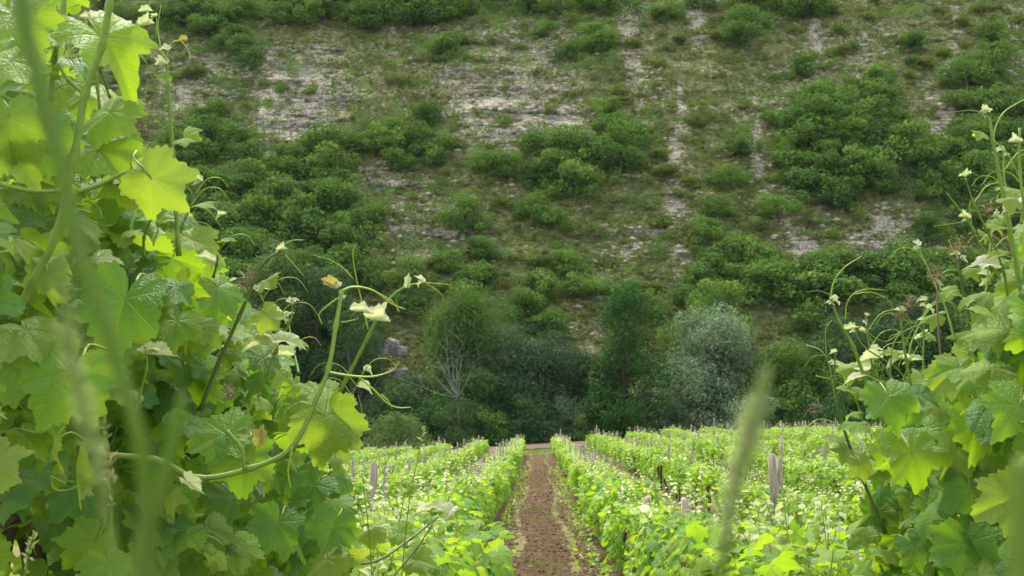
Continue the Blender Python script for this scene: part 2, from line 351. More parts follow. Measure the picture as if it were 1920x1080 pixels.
def crown_mesh(name, blobs, leaf, per_area, mat, g, inner=.25, base=QB, faces=QF):
    p, n, tn = crown_pts(blobs, per_area, g, inner, True)
    sc = leaf * (.6 + .8 * g.random(len(p)))
    M = frames(n, g.normal(size=p.shape)) * sc[:, None, None]
    V, Fs = batch(base, faces, M, p); return np_mesh(name, V, Fs, mat, attr={'tone': np.repeat(tn, len(base))})
def blob_crown(g, r, h, n, sub=.42, z0=.3):
    """n sub-clumps spread through an ellipsoid of radius r and height h"""
    out = []
    for _ in range(n):
        u = nrm(g.normal(size=3)); k = g.random() ** .4
        rr = r * sub * (.4 + .8 * g.random())
        out.append((u[0] * r * .95 * k, u[1] * r * .95 * k, z0 * h + g.random() ** .8 * (1 - .45 * math.hypot(u[0], u[1]) * k) * h * .98, rr, rr, rr * (.5 + .3 * g.random())))
    return out
def trunk_tubes(g, h, r, spread, nl=5):
    ts = [tube(smoothline([(0, 0, -.6), (g.normal() * .05 * h, g.normal() * .05 * h, h * .3), (g.normal() * .06 * h, g.normal() * .06 * h, h * .75)], 4), r, r * .35, 6)]
    for _ in range(nl):
        z = h * (.2 + .4 * g.random()); a = g.random() * 6.28; e = np.array([math.cos(a) * spread, math.sin(a) * spread, z + h * .3])
        ts.append(tube(smoothline([(0, 0, z), e * .5 + np.array([0, 0, z * .55]), e], 4), r * .45, r * .12, 5))
    return ts
# --- hillside trees and shrubs (shared meshes)
g = np.random.default_rng(11)
tree_var = []
for k in range(10):
    h = 1.0
    cr = crown_mesh('hill_tree_crown', blob_crown(g, .62, 1.0, 20 + int(g.integers(12)), .40, .03), .064, 270, CR_OAK, g)
    tr = tube_mesh('hill_tree_trunk', trunk_tubes(g, .8, .035, .35, 4), M_TRUNK)
    tree_var.append((cr, tr))
shrub_var = [crown_mesh('hill_shrub', blob_crown(g, .7, .75, 8 + int(g.integers(5)), .45, .0), .085, 150, CR_SHRUB, g) for k in range(10)]
LMK = [(575, 190, 'the bare patch upper left'), (960, 230, 'the central scree patch'), (1270, 330, 'the pale middle gully'), (1310, 40, 'the top middle gully'), (1775, 170, 'the far right gully'), (1525, 80, 'the thin right gully'),
 (1250, 438, 'the long dark ledge'), (830, 430, 'the broken ledge'), (1500, 450, 'the low right outcrop'), (1660, 480, 'the lower right bare patches'), (1335, 590, 'the silver willow'), (1172, 550, 'the ivy clad tree'), (850, 560, 'the bare grey tree'),
 (350, 375, 'the glowing left leaf'), (1860, 330, 'the tall right shoots'), (1030, 320, 'the round central thicket'), (560, 360, 'the dark left wood'), (1600, 260, 'the dark right wood'), (700, 30, 'the top left wood'), (200, 100, 'the left vine tops')]
used_lab = {}
def where(x, y):
    bx, by, nm = min(LMK, key=lambda l: math.hypot(l[0] - x, l[1] - y)); dx, dy = x - bx, y - by; dd = math.hypot(dx, dy)
    w_ = 'touching' if dd < 25 else 'close' if dd < 60 else 'a little way' if dd < 110 else 'well' if dd < 180 else 'far'
    if w_ == 'touching': return 'at ' + nm
    a_ = math.degrees(math.atan2(-dy, dx)) % 360; k_ = int((a_ + 22.5) // 45) % 8
    return w_ + ' ' + ['right of', 'above right of', 'above', 'above left of', 'left of', 'below left of', 'below', 'below right of'][k_] + ' ' + nm
def region(x, y):
    v = 'high' if y < 180 else ('halfway up' if y < 400 else 'low')
    hx = 'far left of the slope' if x < 480 else 'left of the slope' if x < 850 else 'middle of the slope' if x < 1200 else 'right of the pale gully' if x < 1550 else 'far right of the slope'
    return f'{v} on the {hx}' if v != 'halfway up' else f'{v} the {hx}'
N = 16000
more = []
px = g.uniform(-80, 2150, N); py = g.uniform(-130, 640, N)
pts, ok = hit(px, py)
dn = field(DENSE, px, py); br = field(BARE, px, py)
nz = fbm(px / 60, py / 45, 40, 3)
gul = np.exp(-((px - 1272) / 22) ** 2) * (py > 120) * (py < 560) + np.exp(-((px - 1770) / 24) ** 2) * (py < 290)
score = -2.5 * gul + np.clip(dn, 0, 1.0) * .85 + (nz - .45) * 2.2 - .35 * br
nz = nz + .0; placed = []; trees, shrubs, allt = [], [], []
def far_enough(p, r, f=.62):
    for q, rq in placed:
        if abs(q[0] - p[0]) < (r + rq) * f and abs(q[1] - p[1]) < (r + rq) * f * 1.15: return False
    return True
for i in np.argsort(-score + .55 * g.random(N)):
    if not ok[i]: continue
    if len(allt) >= 1350: break
    h = .74 * (3.0 + 4.8 * g.random() * min(1.3, .45 + dn[i])); r = h * .5
    if gul[i] > .35: continue
    if far_enough(pts[i], r, .33 if dn[i] > .55 else .50):
        placed.append((pts[i], r)); allt.append((i, h))
for i in range(N):
    if not ok[i] or len(shrubs) >= 2000: continue
    if br[i] > .35 + 1.3 * g.random(): continue
    h = .95 + 1.9 * g.random() ** 1.5
    if far_enough(pts[i], h * .5, .62): placed.append((pts[i], h * .5)); shrubs.append((i, h))
allt.sort(key=lambda a: -a[1]); trees, more = allt[:290], allt[290:]
def tone(h): return 'large' if h > 5.4 else 'medium' if h > 4.3 else 'small'
for n_, (i, h) in enumerate(trees):
    p = pts[i]; cr, tr = tree_var[n_ % 10]
    e = empty('hillside_tree', (p[0], p[1], p[2] - .3), f'{tone(h)} dark green hillside tree {where(px[i], py[i])}', 'tree', 'trees scattered over the hillside')
    e.scale = (h * (.9 + .35 * g.random()), h * (.9 + .3 * g.random()), h); e.rotation_euler.z = g.random() * 6.28
    link('crown', cr, e, kind='stuff'); link('trunk', tr, e)
more = [(i, h * .9, CR_OAK) for i, h in more] 
shrubs.sort(key=lambda a: -a[1]); more_s = [(i, h, None) for i, h in shrubs[295:]]; shrubs = shrubs[:295]
for nm, lst, mat, lf, lab in (('hillside_thicket', more, CR_OAK, .075, 'dark green thicket of smaller trees merging on the hillside'), ('hillside_brush', more_s, CR_SHRUB, .15, 'olive green brush of small rounded shrubs covering the hillside')):
    Vs, Fss, Ts, off = [], [], [], 0
    for k in range(8):
        pp, nn = crown_pts(blob_crown(g, .62, .95, 10, .42, .05) if lf < .1 else blob_crown(g, .7, .75, 6, .45, 0), 62 if lf < .1 else 22, g)
        bv, bf = batch(QB, QF, frames(nn, g.normal(size=pp.shape)) * (lf * (.6 + .8 * g.random(len(pp))))[:, None, None], pp)
        sel = lst[k::8]; L = np.array([pts[i] for i, h, _ in sel]) - [0, 0, .3]; s = np.array([h for i, h, _ in sel]); an = g.random(len(sel)) * 6.28
        M = np.zeros((len(sel), 3, 3)); M[:, 0, 0] = M[:, 1, 1] = np.cos(an) * s * 1.1; M[:, 0, 1] = -np.sin(an) * s * 1.1; M[:, 1, 0] = np.sin(an) * s * 1.1; M[:, 2, 2] = s
        V, Fs = batch(bv, bf, M, L); Vs.append(V); Fss.append(Fs + off); off += len(V); Ts.append(np.repeat(g.random(len(sel)) * 1.3, len(bv)))
    link(nm, np_mesh(nm, np.vstack(Vs), np.vstack(Fss), mat, attr={'tone': np.concatenate(Ts)}), kind='stuff', label=lab, category='scrub')
    print(nm, len(lst), off // 4)
for n_, (i, h) in enumerate(shrubs):
    p = pts[i]
    o = link('hillside_shrub', shrub_var[n_ % 10], None, (p[0], p[1], p[2] - .15), label=f'{"wide" if h > 2.3 else "low"} olive green shrub {where(px[i], py[i])}', category='shrub', group='shrubs scattered over the hillside')
    o.scale = (h * 1.15, h * 1.15, h); o.rotation_euler.z = g.random() * 6.28
# --- scrub: everything smaller, one mass
N = 36000
sx = g.uniform(-80, 2200, N); sy = g.uniform(-140, 700, N); sp, ok = hit(sx, sy)
b_ = field(BARE, sx, sy); nz = fbm(sx / 35, sy / 24, 60, 3)
keep = ok & (nz - .20 * np.clip(b_, 0, 1.2) + .16 * g.random(N) > .37)
print('scrub', keep.sum())
sp, nz = sp[keep], nz[keep]; ns = len(sp)
Vs, Fss, off, mi = [], [], 0, []
for k in range(6):
    q = 30
    bl = blob_crown(g, .6, .6, 4, .5, 0); pp, nn = crown_pts(bl, 14, g); sel = g.permutation(len(pp))[:q]; pp, nn = pp[sel], nn[sel]
    bv, bf = batch(QB, QF, frames(nn, g.normal(size=pp.shape)) * (.22 * (.6 + .8 * g.random(len(pp))))[:, None, None], pp)
    idx = np.arange(k, ns, 6); s = .38 + 1.1 * g.random(len(idx)) ** 2.0; an = g.random(len(idx)) * 6.28
    M = np.zeros((len(idx), 3, 3)); M[:, 0, 0] = np.cos(an) * s * 1.25; M[:, 0, 1] = -np.sin(an) * s * 1.25; M[:, 1, 0] = np.sin(an) * s * 1.25; M[:, 1, 1] = np.cos(an) * s * 1.25; M[:, 2, 2] = s * .85
    V, Fs = batch(bv, bf, M, sp[idx]); Vs.append(V); Fss.append(Fs + off); off += len(V); mi.append(np.repeat(g.random(len(idx)) * 1.3, len(bv)))
link('hillside_scrub', np_mesh('hillside_scrub', np.vstack(Vs), np.vstack(Fss), CR_SCRUB, attr={'tone': np.concatenate(mi)}), kind='stuff', label='low olive scrub and grass tufts covering the rocky hillside', category='scrub')

# --- pale stones lying in the bare patches
N = 34000
sx = g.uniform(-80, 2200, N); sy = g.uniform(-140, 640, N); sp, ok = hit(sx, sy); b_ = field(BARE, sx + 40 * (fbm(sx / 40, sy / 40, 90, 2) - .37), sy)
keep = ok & (b_ + .9 * (fbm(sx / 40, sy / 22, 91, 3) - .36) > .10 + .75 * g.random(N)); sp = sp[keep]; n = len(sp)
cv = np.array([[1, 0, 0], [-1, 0, 0], [0, 1, 0], [0, -1, 0], [.2, .1, .8], [0, 0, -1.]]); cf = np.array([[0, 2, 4], [2, 1, 4], [1, 3, 4], [3, 0, 4], [2, 0, 5], [1, 2, 5], [3, 1, 5], [0, 3, 5]])
a = g.normal(size=n) * .8; ss = .10 + .55 * g.random(n) ** 3; M = np.zeros((n, 3, 3)); M[:, 0, 0] = np.cos(a) * 1.5; M[:, 1, 1] = np.cos(a); M[:, 0, 1] = -np.sin(a); M[:, 1, 0] = np.sin(a) * 1.5; M[:, 2, 2] = .7; M *= ss[:, None, None]
STN = crown_mat('pale_stones', [(.32, .275, .21), (.45, .395, .31), (.58, .52, .42)], (.1, .1, .1), 0)
V, Fs = batch(cv, cf, M, sp); link('hillside_stones', np_mesh('hillside_stones', V, Fs, STN), kind='stuff', label='pale limestone rubble in the bare patches and gullies of the hillside', category='stones')
# --- rock ledges and outcrops
t = NT('limestone'); tc = t.n('ShaderNodeTexCoord').outputs['Object']
a = t.noise(tc, .8, 5, .7); b = t.noise(t.n('ShaderNodeMapping', {0: tc, 3: (.3, .3, 2)}).outputs[0], 1.5, 4, .7)
c = t.ramp(a, [(.3, (.12, .11, .095)), (.5, (.24, .215, .18)), (.7, (.44, .40, .33))]); c = t.mix(t.ramp(b, [(.4, (.7, .7, .7)), (.5, (0, 0, 0))]), c, (.09, .085, .09))
M_ROCK = t.fin(t.n('ShaderNodeBsdfPrincipled', {'Base Color': c, 'Roughness': .95, 'Specular IOR Level': .1, 'Normal': t.n('ShaderNodeBump', {'Strength': 1, 'Distance': .3, 'Height': t.math('ADD', a, b)}).outputs[0]}).outputs[0])
def rock_block(g, c, sx, sy, sz, up=None):
    V = np.array([[x, y, z] for x in (-1, -.35, .35, 1) for y in (-1, 0, 1) for z in (-1, -.1, .8)], float)
    V += g.normal(size=V.shape) * .13; V = V * np.array([sx, sy, sz]) / 2 + c
    from itertools import product
    Fs = []; I = lambda i, j, k: (i * 3 + j) * 3 + k
    for i, k in product(range(3), range(2)):
        Fs += [(I(i, 0, k), I(i + 1, 0, k), I(i + 1, 0, k + 1), I(i, 0, k + 1)), (I(i, 2, k), I(i, 2, k + 1), I(i + 1, 2, k + 1), I(i + 1, 2, k))]
    for i, j in product(range(3), range(2)):
        Fs += [(I(i, j, 0), I(i, j + 1, 0), I(i + 1, j + 1, 0), I(i + 1, j, 0)), (I(i, j, 2), I(i + 1, j, 2), I(i + 1, j + 1, 2), I(i, j + 1, 2))]
    for j, k in product(range(2), range(2)):
        Fs += [(I(0, j, k), I(0, j, k + 1), I(0, j + 1, k + 1), I(0, j + 1, k)), (I(3, j, k), I(3, j + 1, k), I(3, j + 1, k + 1), I(3, j, k + 1))]
    return V, Fs
def ledge(x0, x1, y, ph, label, dy=0):
    """a broken band of rock between photo columns x0..x1 at row y, ph pixels high"""
    xs_ = np.arange(x0, x1, 22.0) + g.uniform(-5, 5, len(np.arange(x0, x1, 22.0)))
    p, ok_ = hit(xs_, np.full(len(xs_), float(y)) + dy * (xs_ - x0) / max(1, x1 - x0) + g.uniform(-3, 3, len(xs_)))
    e = empty('rock_ledge', p[0], label, 'rock ledge', 'rock ledges on the hillside')
    me = None
    for q in p[ok_]:
        sc = q[1] / F; hgt = ph * sc * (.6 + .7 * g.random())
        V, Fs = join([rock_block(g, q - p[0] + np.array([0, .9, 0]), (16 + 16 * g.random()) * sc, 2.4, hgt * 1.1)])
        link('rock', np_mesh('rock', V, Fs, M_ROCK), e)
ledge(1130, 1375, 438, 14, 'long dark rock ledge crossing the pale gully low on the middle slope')
ledge(735, 925, 430, 14, 'dark broken rock ledge above a dry grassy patch left of centre', 24)
ledge(1745, 1800, 72, 10, 'rock ledge across the top right gully', 2)
ledge(1740, 1800, 205, 9, 'rock ledge halfway down the right gully')
ledge(690, 770, 660, 40, 'grey limestone outcrop behind the dark trees left of the bare tree')
ledge(680, 760, 705, 40, 'lower grey limestone face behind the dark trees left of the bare tree')
ledge(1215, 1275, 718, 10, 'layered limestone ledge between the ivy clad tree and the silver willow')
ledge(1215, 1280, 740, 9, 'lowest limestone ledge left of the silver willow')
ledge(1650, 1700, 68, 8, 'short rock ledge high on the right slope')
ledge(1110, 1160, 562, 12, 'short pale rock ledge above the ivy clad tree')
ledge(440, 640, 95, 9, 'pale rock ledge along the top of the bare patch upper left')
ledge(500, 600, 245, 11, 'pale rock ledge at the foot of the bare patch upper left', -10)
ledge(900, 1000, 165, 9, 'short rock ledge in the bare patch of the upper middle slope')
ledge(960, 1060, 248, 9, 'rock ledge at the foot of the bare patch of the upper middle slope')
for x0_, x1_, y_, lb_ in [(480, 560, 150, 'short ledge left in the bare patch upper left'), (560, 680, 185, 'ledge crossing the bare patch upper left'), (520, 590, 215, 'small ledge low in the bare patch upper left'), (860, 960, 130, 'ledge above the central scree patch'), (900, 1080, 205, 'long ledge across the central scree patch'),
        (870, 960, 235, 'ledge low left in the central scree patch'), (1120, 1200, 60, 'ledge beside the top middle gully'), (1150, 1230, 330, 'ledge left of the pale middle gully'), (1300, 1420, 465, 'ledge below the long dark ledge'), (1460, 1560, 445, 'ledge in the low right outcrop'), (1620, 1700, 500, 'lowest ledge of the lower right bare patches'),
        (1690, 1760, 255, 'ledge left of the far right gully'), (700, 800, 345, 'ledge under the dark left wood'), (420, 480, 175, 'ledge far left of the bare patch upper left'), (1080, 1180, 505, 'faint ledge left of the lower gully'), (1560, 1680, 130, 'ledge above the dark right wood')]:
    ledge(x0_, x1_, y_, 6, lb_, 6)
ledge(1590, 1690, 470, 10, 'rock ledge low on the right slope above the dark trees')

# --- trees along the foot of the hill
def big_tree(name, x, ytop, ybot, wpx, d, mat, label, cat='tree', leaf=.30, nb=26, dens=9, sub=.30, shape='round', trunk=True, seed=0, group=None):
    g = np.random.default_rng(seed + int(x)); X = float(P(x, 800, d)[0]); base = np.array([X, d, float(ground_any(X, d))])
    top = P(x, ytop, d)[2]; h = top - base[2]; r = wpx / F * d / 2 * 1.2
    bl = []
    subs = []
    for _ in range(7 if shape == 'round' else 5):
        f = g.random(); a_ = g.random() * 6.28; q_ = .5 + .5 * g.random(); wd_ = {'round': .80, 'spread': .8, 'column': .50, 'cone': .3}[shape]; subs.append((math.cos(a_) * r * wd_ * q_ * (1 - .45 * f), math.sin(a_) * r * wd_ * q_, h * (.16 + .74 * f)))
    for _ in range(int(nb * 1.4)):
        c_ = subs[int(g.integers(len(subs)))]; rr = r * sub * (.38 + .6 * g.random()); o_ = g.normal(size=3) * r * .20
        bl.append((c_[0] + o_[0], c_[1] + o_[1], min(max(c_[2] + o_[2] * 1.1, h * .06), h - rr * .6), rr, rr, rr * (.6 + .3 * g.random())))
    for _ in range(nb // 2 if shape != 'cone' else nb):
        u = nrm(g.normal(size=3) * [1, 1, 0]); k = g.random() ** .5; f = g.random() ** .8; k = k * math.sqrt(max(.05, 1 - (1.75 * f - .75) ** 2)) if shape != 'cone' else k
        wr = {'round': 1, 'column': .75 + .5 * (1 - f), 'cone': 1.25 * (1 - f) + .15, 'spread': .55 + .6 * f}[shape]
        rr = r * sub * (.45 + .9 * g.random()) * (1.15 if shape == 'column' else 1)
        bl.append((u[0] * r * .9 * k * wr, u[1] * r * .9 * k * wr, h * .05 + f * (h * .95 - rr * .8), rr, rr, rr * (.6 + .3 * g.random())))
    for _ in range(nb // 2):
        a_ = g.random() * 6.28; q_ = g.random() ** .5; rr = r * sub * (.6 + .5 * g.random()); bl.append((math.cos(a_) * r * .8 * q_, math.sin(a_) * r * .8 * q_, h * (.02 + .2 * g.random()), rr, rr, rr * .9))
    e = empty(name, base, label, cat, group)
    link('crown', crown_mesh('crown', bl, leaf, dens, mat, g), e, kind='stuff')
    if trunk: link('trunk', tube_mesh('trunk', trunk_tubes(g, h, max(.08, h * .022), r * .6, 7), M_TRUNK), e)
    return e
BT = [
 ('broadleaf_tree', 870, 525, 830, 190, 112, CR_OAK, 'tall dark tree behind the bare grey branches left of the soil path', .26, 34, 'column'),
 ('broadleaf_tree', 590, 480, 830, 190, 118, CR_DARK, 'dense dark tree behind the forked green vine shoot', .26, 34, 'round'),
 ('broadleaf_tree', 500, 430, 830, 130, 120, CR_OLIVE, 'tall grey green tree just right of the foreground vine, top left of the tree line', .26, 26, 'column'),
 ('broadleaf_tree', 670, 590, 830, 140, 110, CR_DARK, 'dark low tree under the grey limestone outcrop', .26, 26, 'round'),
 ('broadleaf_tree', 770, 690, 830, 130, 107, CR_DARK, 'short black green tree left of the bare grey branches', .24, 24, 'round'),
 ('broadleaf_tree', 920, 680, 830, 140, 107, CR_OAK, 'low broad tree standing at the left end of the soil strip', .24, 26, 'round'),
 ('broadleaf_tree', 1015, 615, 830, 180, 110, CR_BLUE, 'broad blue green tree in line with the soil path', .24, 34, 'round'),
 ('broadleaf_tree', 1085, 660, 830, 90, 112, CR_BLUE, 'slim blue green tree against the left side of the ivy clad tree', .24, 20, 'column'),
 ('ivy_clad_tree', 1172, 540, 835, 135, 105, CR_IVY, 'tall narrow tree clad in dark green ivy right of the soil path', .22, 34, 'column'),
 ('ivy_clad_tree', 1140, 660, 835, 90, 105.5, CR_IVY, 'lower ivy covered stem leaning on the tall ivy clad tree', .22, 20, 'cone'),
 ('silver_willow_tree', 1335, 575, 830, 160, 110, CR_SILVER, 'pale silver green willow with billowing crown', .24, 54, 'round'),
 ('silver_willow_tree', 1300, 690, 830, 110, 107, CR_SILVER, 'smaller grey green willow growing at the left foot of the silver willow', .22, 20, 'round'),
 ('broadleaf_tree', 1330, 530, 700, 130, 122, CR_OAK, 'mid green tree rising behind the left shoulder of the silver willow', .26, 22, 'round'),
 ('broadleaf_tree', 1470, 640, 830, 140, 108, CR_BRIGHT, 'fresh green rounded tree right of the silver willow', .24, 32, 'round'),
 ('broadleaf_tree', 1415, 720, 830, 90, 106, CR_OAK, 'low green tree between silver willow and fresh green tree', .24, 18, 'round'),
 ('broadleaf_tree', 1570, 590, 830, 160, 112, CR_DARK, 'dark green tree behind the slender right hand vine shoots', .26, 30, 'round'),
 ('broadleaf_tree', 1600, 690, 830, 140, 107, CR_OAK, 'green tree at the right end of the far vine rows', .24, 26, 'round'),
 ('broadleaf_tree', 1700, 560, 830, 200, 114, CR_DARK, 'large dark tree behind the dry vine stem on the right', .26, 34, 'round'),
 ('broadleaf_tree', 1720, 700, 830, 170, 108, CR_OAK, 'mid green tree low behind the right hand vine', .24, 26, 'round'),
 ('broadleaf_tree', 1840, 580, 830, 180, 112, CR_OAK, 'green tree hidden behind the right hand vine near the photo edge', .26, 28, 'round'),
 ('broadleaf_tree', 1960, 600, 830, 180, 112, CR_DARK, 'dark tree just beyond the right edge of the vine', .26, 26, 'round'),
 ('broadleaf_tree', 420, 520, 830, 170, 113, CR_DARK, 'dark tree glimpsed between the leaves of the left hand vine', .26, 28, 'round'),
 ('broadleaf_tree', 300, 480, 830, 190, 114, CR_OAK, 'green tree behind the middle of the left hand vine', .26, 28, 'round'),
 ('broadleaf_tree', 150, 520, 830, 190, 114, CR_DARK, 'dark tree behind the left part of the left hand vine', .26, 24, 'round'),
]
for i, (nm, x, yt, yb, wp, d, mat, lab, lf, nb, shp) in enumerate(BT):
    big_tree(nm, x, yt, yb, wp, d, mat, lab, 'tree', lf, int(nb * .95), 15, .40, shp, True, i)
big_tree('green_bush', 745, 775, 830, 120, 90, CR_OLIVE, 'light olive green bush at the end of the left hand vine rows', 'bush', .16, 20, 22, .34, 'round', True, 90)
big_tree('conical_shrub', 1090, 775, 835, 46, 103, CR_BRIGHT, 'small bright green cone shaped shrub at the foot of the ivy clad tree', 'shrub', .17, 14, 22, .34, 'cone', True, 91)
big_tree('low_bush', 950, 785, 835, 100, 103, CR_IVY, 'low dark green bush at the end of the soil path', 'bush', .2, 14, 16, .34, 'round', True, 92)
big_tree('low_bush', 1250, 795, 835, 90, 103, CR_DARK, 'low dark bush in the gap left of the willow', 'bush', .2, 14, 16, .34, 'round', True, 93)
big_tree('low_bush', 862, 738, 835, 100, 101, CR_DARK, 'low black green bush behind the second vine row left of the path', 'bush', .2, 14, 16, .34, 'round', True, 94)
for i, (x, yt, wp, m_, lb) in enumerate([(690, 740, 120, CR_DARK, 'dark bush under the limestone outcrop'), (800, 745, 110, CR_IVY, 'dark bush at the foot of the bare grey tree'), (905, 760, 90, CR_OAK, 'mid green bush right of the bare grey tree'), (985, 735, 100, CR_DARK, 'dark bush in front of the broad blue green tree'),
        (1055, 745, 90, CR_BLUE, 'blue green bush behind the small leafless shrub'), (1205, 700, 70, CR_IVY, 'ivy covered bush on the right foot of the ivy clad tree'), (1130, 720, 80, CR_IVY, 'ivy covered bush on the left foot of the ivy clad tree'), (1265, 755, 80, CR_BLUE, 'blue green bush at the left foot of the silver willow'),
        (1380, 745, 110, CR_SILVER, 'grey green bush at the right foot of the silver willow'), (1450, 750, 100, CR_OAK, 'green bush below the fresh green tree'), (1520, 735, 110, CR_DARK, 'dark bush at the right of the fresh green tree'), (1560, 760, 90, CR_IVY, 'dark bush behind the far right vine rows'), (1660, 740, 120, CR_DARK, 'dark bush behind the dry right hand vine stem')]):
    big_tree('understorey_bush', x, yt, 835, wp, 104.5 - i % 3, m_, lb, 'bush', .2, 14, 16, .40, 'round', True, 60 + i)
# bare grey branches
def dead_tree(x, yb, d, h, n, label, mat=M_DEAD, r=.06, seed=5, lean=-.4):
    g = np.random.default_rng(seed); b = P(x, yb, d); e = empty('bare_tree', (b[0], b[1], float(ground_any(b[0], b[1]))), label, 'bare tree')
    off = b - np.array([b[0], b[1], float(ground_any(b[0], b[1]))])
    main = smoothline([(0, 0, 0), off * .6 + [.1, 0, 0], off], 4); link('trunk', tube_mesh('trunk', [tube(main, r * 1.3, r, 6)], mat), e)
    for k in range(n):
        a = lean + (k / (n - 1) - .5) * 2.1 + g.normal() * .1; L = h * (.6 + .5 * g.random())
        p = [off]; dr = np.array([math.sin(a), g.normal() * .3, math.cos(a)])
        for q in range(4):
            dr = nrm(dr + g.normal(size=3) * .22 + np.array([0, 0, .1])); p.append(p[-1] + dr * L / 4)
        ml = smoothline(p, 4); ts = [tube(ml, r * .7, r * .14, 5)]
        for q in range(9):
            i = 3 + int(g.integers(len(ml) - 4)); tw = [ml[i]]; dd = nrm(dr + g.normal(size=3) * .8)
            for _ in range(3): dd = nrm(dd + g.normal(size=3) * .35 + [0, 0, .15]); tw.append(tw[-1] + dd * L * .10)
            ts.append(tube(smoothline(tw, 2), r * .22, r * .07, 4))
        link('branch', tube_mesh('branch', ts, mat), e)
dead_tree(858, 745, 103, 7.0, 9, 'bare grey tree with spreading leafless branches in front of the dark trees')
dead_tree(1078, 790, 102, 2.6, 7, 'small leafless brown shrub beside the cone shaped shrub', plain('brown_twigs', (.20, .14, .10), (.28, .21, .16), 5), .035, 8, 0)

# ------------------------------------------------------------------ vine leaves
def leaf_outline(th, g):
    a = np.abs(th)
    kx = np.radians([0, 9, 22, 34, 54, 64, 78, 90, 110, 126, 150, 168, 180]); kr = np.array([1.12, .97, .83, .73, 1.0, .88, .78, .68, .86, .77, .72, .48, .06])
    kr = kr * (1 + .05 * g.normal(size=len(kr)))
    return np.interp(a, kx, kr)
def leaf_base(na, nr, g, curl, teeth=True, pet=True):
    """leaf in local XY, tip along +X, petiole joint at the origin"""
    th = np.linspace(-math.pi, math.pi, na, endpoint=False); ro = leaf_outline(th, g)
    if teeth:
        k = 0; tt = np.zeros(na)
        while k < na:
            m_ = int(g.integers(3, 6)) if na > 50 else 3; am_ = .055 + .065 * g.random()
            for q in range(m_):
                if k + q < na: tt[k + q] = am_ * (1 - 2 * abs(q - m_ * .6) / m_)
            k += m_
        ro = ro * (1 + tt)
    rr = np.linspace(0, 1, nr + 1)[1:]
    V = [(0, 0, 0)]
    for q in rr:
        for t_, r_ in zip(th, ro): V.append((q * r_ * math.cos(t_), q * r_ * math.sin(t_), 0))
    V = np.array(V); r = np.hypot(V[:, 0], V[:, 1]); an = np.arctan2(V[:, 1], V[:, 0]); uv = V[:, :2] / 4 + .5
    am = np.mod(np.abs(an) + R(27), R(54)) - R(27)
    z = .055 * r * (np.abs(am) / R(27)) ** 1.2 * (r > 0)            # ridged between veins
    z += curl[0] * np.abs(V[:, 1]) - curl[1] * r ** 2 + curl[2] * np.sin(3 * an + curl[3]) * r ** 2 * .5 + .05 * np.sin(9 * an + curl[3] * 3) * r ** 3
    V[:, 2] = z
    V[:, 1] *= 1 - .12 * curl[1]
    Fs = [(0, 1 + j, 1 + (j + 1) % na) for j in range(na)]
    for i in range(nr - 1):
        for j in range(na):
            a, b = 1 + i * na + j, 1 + i * na + (j + 1) % na; c, d = a + na, b + na; Fs += [(a, c, d), (a, d, b)]
    Fs = [tuple(f) for f in Fs]; mi = [0] * len(Fs)
    if pet:
        L = .75 + .3 * g.random(); pv, pf = tube(smoothline([(0, 0, -.01), (-.3 * L, .04, -.10 * L), (-.7 * L, .08 * g.normal(), -.45 * L), (-.85 * L, .1 * g.normal(), -.95 * L)], 3), .022, .028, 4)
        pv, pf = join([(pv, pf)]); o = len(V); V = np.vstack([V, pv]); uv = np.vstack([uv, np.full((len(pv), 2), .5)]); Fs += [tuple(f + o) for f in pf]; mi += [1] * len(pf)
    return V, np.array(Fs, np.int32), uv, mi
def leaf_meshes(n, na, nr, mat, seed, curlk=1.0, pet=True):
    g = np.random.default_rng(seed); out = []
    for k in range(n):
        if 'tip' in mat.name or 'red' in mat.name:      # unfolding tip leaves: folded up along the midrib
            V, Fs, uv, mi = leaf_base(na, nr, g, (g.uniform(.5, 1.2), g.uniform(-.2, .5), g.uniform(.05, .3), g.uniform(0, 6)), True, pet); V[:, 1] *= g.uniform(.45, .8)
            out.append(np_mesh('leaf', V, Fs, [mat, M_PET], mi, uv, smooth=True)); continue
        cu = (g.uniform(-.45, .45) * curlk, g.uniform(.02, .5) * curlk, g.uniform(.05, .42) * curlk, g.uniform(0, 6))
        V, Fs, uv, mi = leaf_base(na, nr, g, cu, True, pet); out.append(np_mesh('leaf', V, Fs, [mat, M_PET], mi, uv, smooth=True))
    return out
HI = {m.name: leaf_meshes(n, 120, 6, m, 100 + i) for i, (m, n) in enumerate([(LM, 16), (LD, 12), (LY, 10), (LP, 6), (LR, 2)])}
MID = {m.name: leaf_meshes(n, 30, 2, m, 200 + i) for i, (m, n) in enumerate([(LM, 8), (LD, 4), (LY, 6), (LP, 5)])}
def place_leaf(parent, me, p, N, tip, s, org):
    M = frames(np.asarray(N, float)[None], np.asarray(tip, float)[None])[0]
    o = bpy.data.objects.new('leaf', me); C.objects.link(o); o.parent = parent
    m4 = Matrix([[M[i][j] * s for j in range(3)] + [float(p[i] - org[i])] for i in range(3)] + [[0, 0, 0, 1]])
    o.matrix_basis = m4; return o
def young_tip(parts, g, p, dr, s):
    pass

